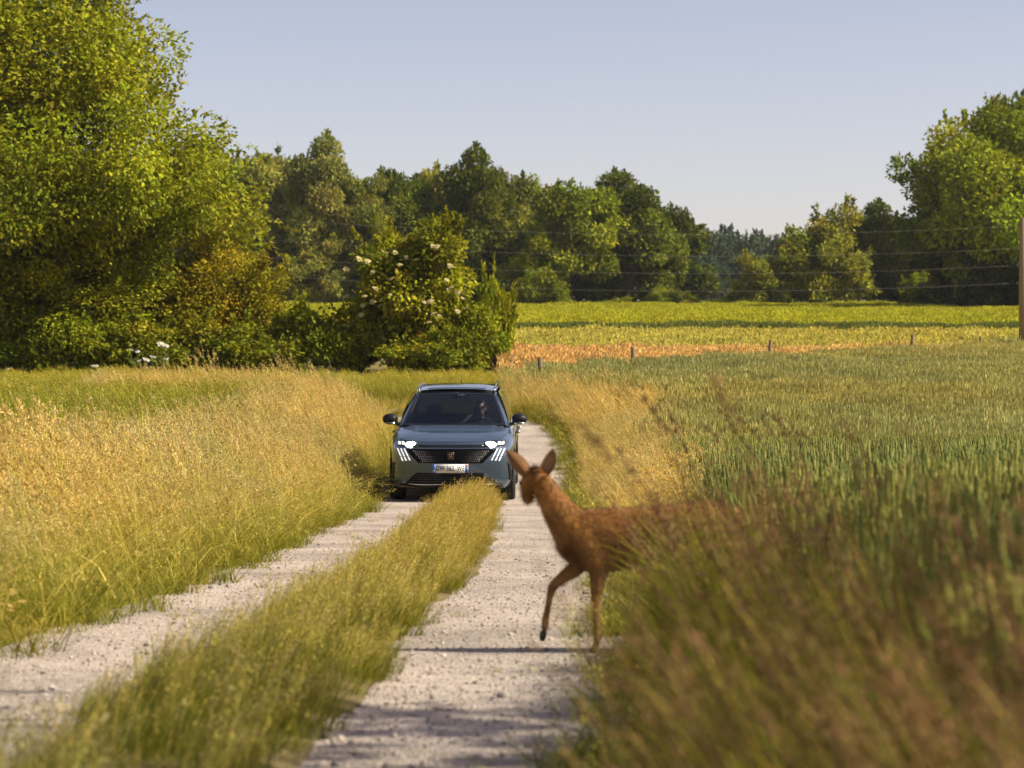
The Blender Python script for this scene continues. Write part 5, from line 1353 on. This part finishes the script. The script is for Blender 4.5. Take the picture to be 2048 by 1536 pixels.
# short hair lying along the body
NV = np.empty(len(deer_me.vertices)*3, np.float32); deer_me.vertices.foreach_get('normal', NV); NV = NV.reshape(-1, 3)
rh = np.random.default_rng(8)
sel = rh.integers(0, len(DV), 30000)
P = DV[sel] + rh.normal(0, 0.003, (len(sel), 3)); Nn = NV[sel]
flow = np.tile([[1.0, 0, -0.35]], (len(sel), 1))
neckm = (P[:, 0] < -0.03) & (P[:, 2] > 0.5); flow[neckm] = [0.62, 0, -0.8]
legm = P[:, 2] < 0.38; flow[legm] = [0.1, 0, -1.0]
headm = (P[:, 0] < -0.22) & (P[:, 2] > 0.70); flow[headm] = [0.35, -0.7, 0.4]
flow = flow - Nn*(flow*Nn).sum(1)[:, None]
flow /= np.linalg.norm(flow, axis=1)[:, None] + 1e-6
ax = flow + Nn*0.28 + rh.normal(0, 0.18, P.shape)
ln = np.where(legm, 0.012, 0.026)*rh.uniform(0.6, 1.3, len(sel))
cc = coat_colour(P)*(1 + rh.normal(0, 0.36, (len(sel), 1)))
V, F, C = rhombi(P, ax, ln, 0.0022, Nn + rh.normal(0, 0.2, P.shape), np.clip(cc, 0.005, 0.7))
mb = MB(); mb.add(V, F, C)
hair_mat = veg_mat('deer_hair', False, 0.15, 0.55, spec=0.25)
tag(mb.build('coat_hair', hair_mat, deer), kind='stuff')
def ear(base, tip, wid, facing, name):
    n, m = 9, 7
    b, t = np.array(base), np.array(tip); ax_ = t - b; L_ = np.linalg.norm(ax_); ax_ = ax_/L_
    f = np.array(facing, float); f -= ax_*(f@ax_); f /= np.linalg.norm(f); sd = np.cross(ax_, f)
    V = []
    for layer in (0, 1):
        for i in range(n):
            q = i/(n-1); w = wid*0.5*(math.sin(math.pi*min(1, q*0.80+0.16))**0.75 if q < 0.98 else 0.12)
            for j in range(m):
                u = -1 + 2*j/(m-1)
                cup = (u*u)*w*0.75
                V.append(b + ax_*L_*q + sd*u*w*0.95 + f*(cup - 0.25*w) - f*0.006*layer*(1-abs(u)*0.7))
    V = np.array(V); F = grid_faces(n, m)
    edge = np.concatenate([np.arange(m), np.arange(1, n)*m+m-1, (n-1)*m+np.arange(m-2, -1, -1), np.arange(n-2, 0, -1)*m]); e2 = np.roll(edge, -1); k = n*m
    mb = MB(); 
    inn = np.array([0.34, 0.20, 0.11]); outc = np.array([0.22, 0.10, 0.032]); rimc = np.array([0.05, 0.03, 0.016])
    C = []
    for layer in (0, 1):
        for i in range(n):
            for j in range(m):
                e_ = max(abs(-1+2*j/(m-1))**4, (i/(n-1))**6)
                c0 = inn if layer == 0 else outc
                C.append(c0*(1-e_*0.75) + rimc*e_*0.75)
    mb.add(V, [F, F[:, ::-1]+k, np.stack([e2, edge, edge+k, e2+k], -1)], np.array(C))
    return mb.build(name, M['fur'], deer, True)
ear(D(1056, 957, 0.005), D(1013, 906, 0.03), 0.082, (0.25, 0.95, 0.2), 'ear')
ear(D(1083, 955, 0.03), D(1106, 902, -0.01), 0.080, (0.45, -0.85, 0.1), 'ear')
for p_, tip_, yy in (((1187, 1299), (1183, 1311), -0.07), ((1088, 1270), (1086, 1290), 0.075), ((1456, 1299), (1452, 1311), -0.08), ((1408, 1299), (1404, 1311), 0.08)):
    mb = MB()
    for s in (-1, 1):
        mb.loft([(D(p_[0], p_[1], yy + s*0.008), 0.009, 0.016), (D((p_[0]+tip_[0])/2-1, (p_[1]+tip_[1])/2, yy + s*0.009), 0.010, 0.020), (D(tip_[0]-2, tip_[1]-0.5, yy + s*0.008), 0.005, 0.010)], 8)
    me = fuse(mb, 'hoof', 0.004, 2); link('hoof', me, M['hoof'], deer)
for c_ in ((1043.5, 972, 0.05), (1079, 971, 0.085)):
    mb = MB(); mb.ball(D(*c_), 0.0125, 12, 8); mb.build('eye', M['eye'], deer, True)
mb = MB(); mb.ball(D(1055, 1011, 0.168), (0.014, 0.010, 0.010), 10, 7); mb.build('nose', M['hoof'], deer, True)

# ---- the driver, sitting behind the wheel
person = empty('person', (0, 0, 0))
person.matrix_world = Matrix.LocRotScale(car.location, car.rotation_euler, None) @ Matrix.Translation((0.37, 2.52, 0.545))
tag(person, 'driver in a dark top holding the wheel behind the windscreen', 'person')
M['skin'] = plain('skin', (0.42, 0.25, 0.17), 0.55, var=0.08, scale=12)
M['hair'] = plain('hair', (0.03, 0.02, 0.014), 0.7, var=0.3, scale=40)
M['cloth'] = plain('dark_top', (0.035, 0.04, 0.055), 0.9, var=0.25, scale=25)
M['trouser'] = plain('trousers', (0.03, 0.03, 0.04), 0.9, var=0.25, scale=25)
sb = MB()
hz = 0.70      # chin-to-crown centre above the hip
sb.loft([((0, 0.10, 0.52), 0.055, 0.055), ((0, 0.085, 0.60), 0.05, 0.052), ((0, 0.07, 0.65), 0.05, 0.05)], 14)
sb.ball((0, 0.055, hz+0.03), (0.076, 0.097, 0.105), 18, 12)
sb.ball((0, 0.0, hz-0.045), (0.052, 0.06, 0.055), 14, 10)
sb.loft([((0, -0.035, hz+0.03), 0.012, 0.012), ((0, -0.062, hz-0.002), 0.016, 0.016), ((0, -0.05, hz-0.018), 0.014, 0.012)], 8)   # nose
for s in (-1, 1):
    sb.ball((s*0.078, 0.06, hz+0.005), (0.012, 0.022, 0.034), 8, 6)
sb.ball((0, -0.048, hz-0.05), (0.026, 0.012, 0.010), 8, 6)
hands = ((-0.155, -0.50, 0.47), (0.155, -0.50, 0.47))
tb_ = MB()
tb_.loft([((0, 0.0, -0.06), 0.10, 0.16), ((0, 0.02, 0.10), 0.105, 0.155), ((0, 0.06, 0.30), 0.115, 0.17), ((0, 0.09, 0.42), 0.10, 0.19), ((0, 0.10, 0.50), 0.07, 0.12), ((0, 0.10, 0.53), 0.06, 0.065)], 18)
for s in (-1, 1):
    tb_.loft([((s*0.16, 0.09, 0.45), 0.06, 0.06), ((s*0.215, 0.02, 0.38), 0.056, 0.056), ((s*0.245, -0.10, 0.27), 0.046, 0.046), ((s*0.235, -0.25, 0.30), 0.040, 0.040), ((s*0.195, -0.40, 0.39), 0.030, 0.030)], 12)
    sb.loft([((s*0.20, -0.38, 0.38), 0.027, 0.027), ((s*0.18, -0.43, 0.41), 0.026, 0.026), ((s*0.165, -0.475, 0.435), 0.024, 0.034), ((s*0.16, -0.50, 0.455), 0.016, 0.034)], 10)
    for q in range(4):
        b0 = np.array([s*(0.150), -0.505, 0.478 - 0.018*q])
        sb.tube([b0 + [s*0.012, 0.012, 0], b0 + [s*0.0, -0.035, 0.004], b0 + [s*0.022, -0.058, 0.0], b0 + [s*0.040, -0.040 - 0.002*q, -0.002]], [0.0095, 0.009, 0.0085, 0.007], 6)
    sb.tube([(s*0.155, -0.47, 0.46), (s*0.145, -0.50, 0.49), (s*0.16, -0.525, 0.505)], [0.011, 0.0095, 0.008], 6)
link('skin', fuse(sb, 'person_skin', 0.007, 2), M['skin'], person)
link('top', fuse(tb_, 'person_top', 0.012, 4), M['cloth'], person)
lb = MB()
for s in (-1, 1):
    lb.loft([((s*0.09, 0.02, -0.02), 0.08, 0.085), ((s*0.12, -0.22, 0.03), 0.078, 0.075), ((s*0.14, -0.44, 0.07), 0.058, 0.058), ((s*0.14, -0.52, -0.05), 0.052, 0.052), ((s*0.13, -0.62, -0.22), 0.042, 0.042)], 12)
link('trousers', fuse(lb, 'person_trousers', 0.012, 4), M['trouser'], person)
hb = MB(); hb.ball((0, 0.075, hz+0.055), (0.085, 0.098, 0.100), 18, 12); hb.ball((0, 0.11, hz+0.0), (0.078, 0.07, 0.085), 14, 10)
link('hair', fuse(hb, 'person_hair', 0.008, 2), M['hair'], person)
for s in (-1, 1):
    mb = MB(); mb.ball((s*0.031, -0.027, hz+0.022), (0.012, 0.010, 0.009), 8, 6); mb.build('eye', M['eye'], person, True)
    mb = MB(); mb.tube([(s*0.013, -0.034, hz+0.046), (s*0.032, -0.036, hz+0.052), (s*0.052, -0.022, hz+0.045)], 0.005, 5); mb.build('eyebrow', M['hair'], person, True)
# ---------------------------------------------------------------- fence posts, pole and wires
post_spots = [(1022, 70, 715, 'post at the end of the hedge'), (1081, 57.3, 714, 'post beside the golden verge behind the track bend'),
              (1266, 64.0, 694, 'tall post at the left corner of the wheat'), (1534, 69.5, 679, 'leaning post in the middle of the wheat edge'),
              (1822, 75.5, 669, 'post right of the leaning one at the wheat edge'), (1961, 78.3, 673, 'post next to the wooden pole')]
for k, (px, Y, top, lab) in enumerate(post_spots):
    X = PX(px, Y); z0 = ground(X, Y); hh = PZ(top, Y) - z0
    mb = MB()
    lean = [0.02, -0.01, 0.0, 0.09, 0.05, 0.0][k]
    rr = 0.055
    mb.tube([(0, 0, -0.3), (lean*hh*0.5, 0, hh*0.5), (lean*hh, 0.01, hh-0.02), (lean*hh, 0.01, hh)], [rr*1.08, rr, rr*0.95, rr*0.7], 9)
    o = mb.build('fence_post', M['wood'], None, True); o.location = (X, Y, z0)
    tag(o, 'weathered brown fence ' + lab, 'post', 'fence posts along the field edge')
# short broken stake beside the leaning post
X = PX(1529, 69.3); mb = MB(); mb.tube([(0, 0, -0.2), (0.01, 0, 0.55), (0.03, 0, 0.82)], [0.05, 0.045, 0.035], 7)
o = mb.build('fence_stake', M['wood'], None, True); o.location = (X, 69.3, ground(X, 69.3)); tag(o, 'short broken stake at the foot of the leaning fence post', 'stake')

PY = 86.0
px_ = PX(2046, PY); zg = ground(px_, PY)
pole = empty('utility_pole', (px_, PY, zg))
mb = MB(); ph = PZ(436, PY) - zg
mb.tube([(0, 0, -0.4), (0, 0, ph*0.5), (0, 0, ph-0.03), (0, 0, ph)], [0.15, 0.135, 0.12, 0.09], 14)
mb.build('shaft', M['polewood'], pole, True)
wy = [452, 497, 531, 566]
for q in wy:
    b = MB(); zz = PZ(q, PY) - zg
    b.tube([(-0.14, 0, zz-0.06), (-0.19, 0, zz-0.03), (-0.19, 0, zz+0.03)], 0.012, 6)
    b.tube([(-0.19, 0, zz-0.02), (-0.19, 0, zz+0.01), (-0.19, 0, zz+0.05)], [0.03, 0.035, 0.015], 8)
    b.build('insulator', M['wire'], pole, True)
tag(pole, 'wooden utility pole standing at the far end of the wheat', 'pole')
lab_w = ['topmost', 'second highest', 'third highest', 'lowest']
for k, q in enumerate(wy):
    A = np.array([px_ - 0.19, PY, PZ(q, PY)])
    yl = [372, 412, 448, 484][k]
    B = np.array([PX(60, 82), 82.0, PZ(yl, 82)])
    B = A + (B - A)*1.25; B[2] += 0.35
    t = np.linspace(0, 1, 60)[:, None]
    P = A*(1-t) + B*t; P[:, 2] -= 4*1.05*(t*(1-t))[:, 0]
    mb = MB(); mb.tube(P, 0.003, 5)
    o = mb.build('overhead_wire', M['wire'], None, True)
    tag(o, f'{lab_w[k]} of four thin overhead wires in front of the wood', 'wire', 'overhead wires')

# ---------------------------------------------------------------- loose stones on the track
rs = np.random.default_rng(77)
def stone(rng):
    mb = MB(); mb.ball((0, 0, 0), (1, 0.8, 0.6), 7, 5)
    V = np.concatenate(mb.V); V = V * (1 + rng.normal(0, 0.12, (len(V), 1)))
    c = np.tile([[1.0, 1.0, 1.0]], (len(V), 1))
    m2 = MB(); m2.add(V, mb.F, c)
    return m2
gm, gnt, gp = new_mat('stone')
ti = gnt.nodes.new('ShaderNodeAttribute'); ti.attribute_type = 'INSTANCER'; ti.attribute_name = 'tint'
gnt.links.new(ti.outputs['Vector'], gp.inputs['Base Color']); gp.inputs['Roughness'].default_value = 0.85
for k in range(4):
    me = stone(rs).mesh('stone', True); me.materials.append(gm)
    o = bpy.data.objects.new('stone', me)
    SRC.setdefault('stone', bpy.data.collections.new('stone')).objects.link(o)
n = 60000
x = rs.uniform(-3.6, 1.2, n); y = 5.5 + 30*rs.uniform(0, 1, n)**1.9
o_ = road_off(x, y)
m = in_view(x, y) & (np.abs(o_) < 1.5) & (((o_ < -0.42) | (o_ > 0.30)))
x, y, o_ = x[m], y[m], o_[m]
s = 0.0044*np.exp(rs.normal(0, 0.5, len(x)))*np.clip((40-y)/22, 0.4, 1)
tc = np.array([(0.40, 0.33, 0.28), (0.48, 0.41, 0.35), (0.26, 0.225, 0.20), (0.14, 0.13, 0.12), (0.38, 0.31, 0.26)])[rs.integers(0, 5, len(x))]*(1+rs.normal(0, 0.12, (len(x), 1)))
scatter('gravel_stones', 'stone', np.stack([x, y, g(y) + 0.010 + s*0.2], -1), rs.uniform(0, 6.28, len(x)), np.stack([s, s, s], -1), tc, 'loose pale gravel lying on the wheel tracks', 'gravel', rs.normal(0, 0.3, (len(x), 2)))

# ---------------------------------------------------------------- thin summer haze
hb_ = MB(); hb_.box((0, 1700, 14), (5200, 3700, 32))
hz_m = bpy.data.materials.new('haze'); hz_m.use_nodes = True
hn = hz_m.node_tree; hn.nodes.remove(hn.nodes['Principled BSDF'])
pv = hn.nodes.new('ShaderNodeVolumePrincipled'); pv.inputs['Color'].default_value = (0.86, 0.90, 1.0, 1); pv.inputs['Density'].default_value = 0.00011; pv.inputs['Anisotropy'].default_value = 0.2
hn.links.new(pv.outputs[0], hn.nodes['Material Output'].inputs['Volume'])
tag(hb_.build('haze', hz_m), kind='stuff')

# ---------------------------------------------------------------- single dark grass stalks that stand out against the wheat
rk = np.random.default_rng(404)
stalks = [(1338, 826, 10.5), (1352, 862, 10.0), (1405, 845, 10.2), (1437, 818, 9.6), (1470, 866, 10.4), (1483, 838, 9.4), (1519, 826, 10.1), (1548, 832, 9.8), (1557, 838, 9.9), (1582, 848, 9.6), (1605, 868, 10.3),
          (1290, 800, 6.4), (1430, 762, 4.6), (1165, 850, 5.2), (1690, 850, 6.0), (1240, 905, 6.8)]
for k, (a, b, Y) in enumerate(stalks):
    tip = np.array([PX(a, Y), Y, PZ(b, Y)])
    bx_ = tip[0] + rk.uniform(0.18, 0.42); by = Y + rk.uniform(-0.1, 0.1)
    base = np.array([bx_, by, ground(bx_, by) - 0.03])
    t = np.linspace(0, 1, 9)[:, None]
    mid = np.array([bx_ - 0.25*(bx_ - tip[0]), by, base[2] + 0.66*(tip[2]-base[2]) + 0.1])
    P = base*(1-t)**2 + 2*mid*t*(1-t) + tip*t**2
    root = empty('grass_stalk', tuple(base)); P = P - base
    mb = MB(); mb.tube(P, np.linspace(0.0022, 0.0010, 9), 5, (0.24, 0.20, 0.05)); mb.build('stem', M['leaf'], root)
    tl = P[-1] - P[-2]; tl /= np.linalg.norm(tl)
    n_ = 26; u = rk.uniform(0, 1, n_)
    pos = P[-1] - tl*(u*0.11)[:, None] + rk.normal(0, 0.004, (n_, 3))
    V, F, C = rhombi(pos, tl + rk.normal(0, 0.25, (n_, 3)), 0.022, 0.007, rk.normal(0, 1, (n_, 3)), pick([(0.11, 0.065, 0.03), (0.15, 0.09, 0.04)] if Y > 7 else BRN, n_, rk))
    mb = MB(); mb.add(V, F, C); tag(mb.build('seed_head', M['leaf'], root), kind='stuff')
    tag(root, 'single dark seed headed grass stalk standing before the wheat', 'grass stalk', 'dark grass stalks before the wheat')
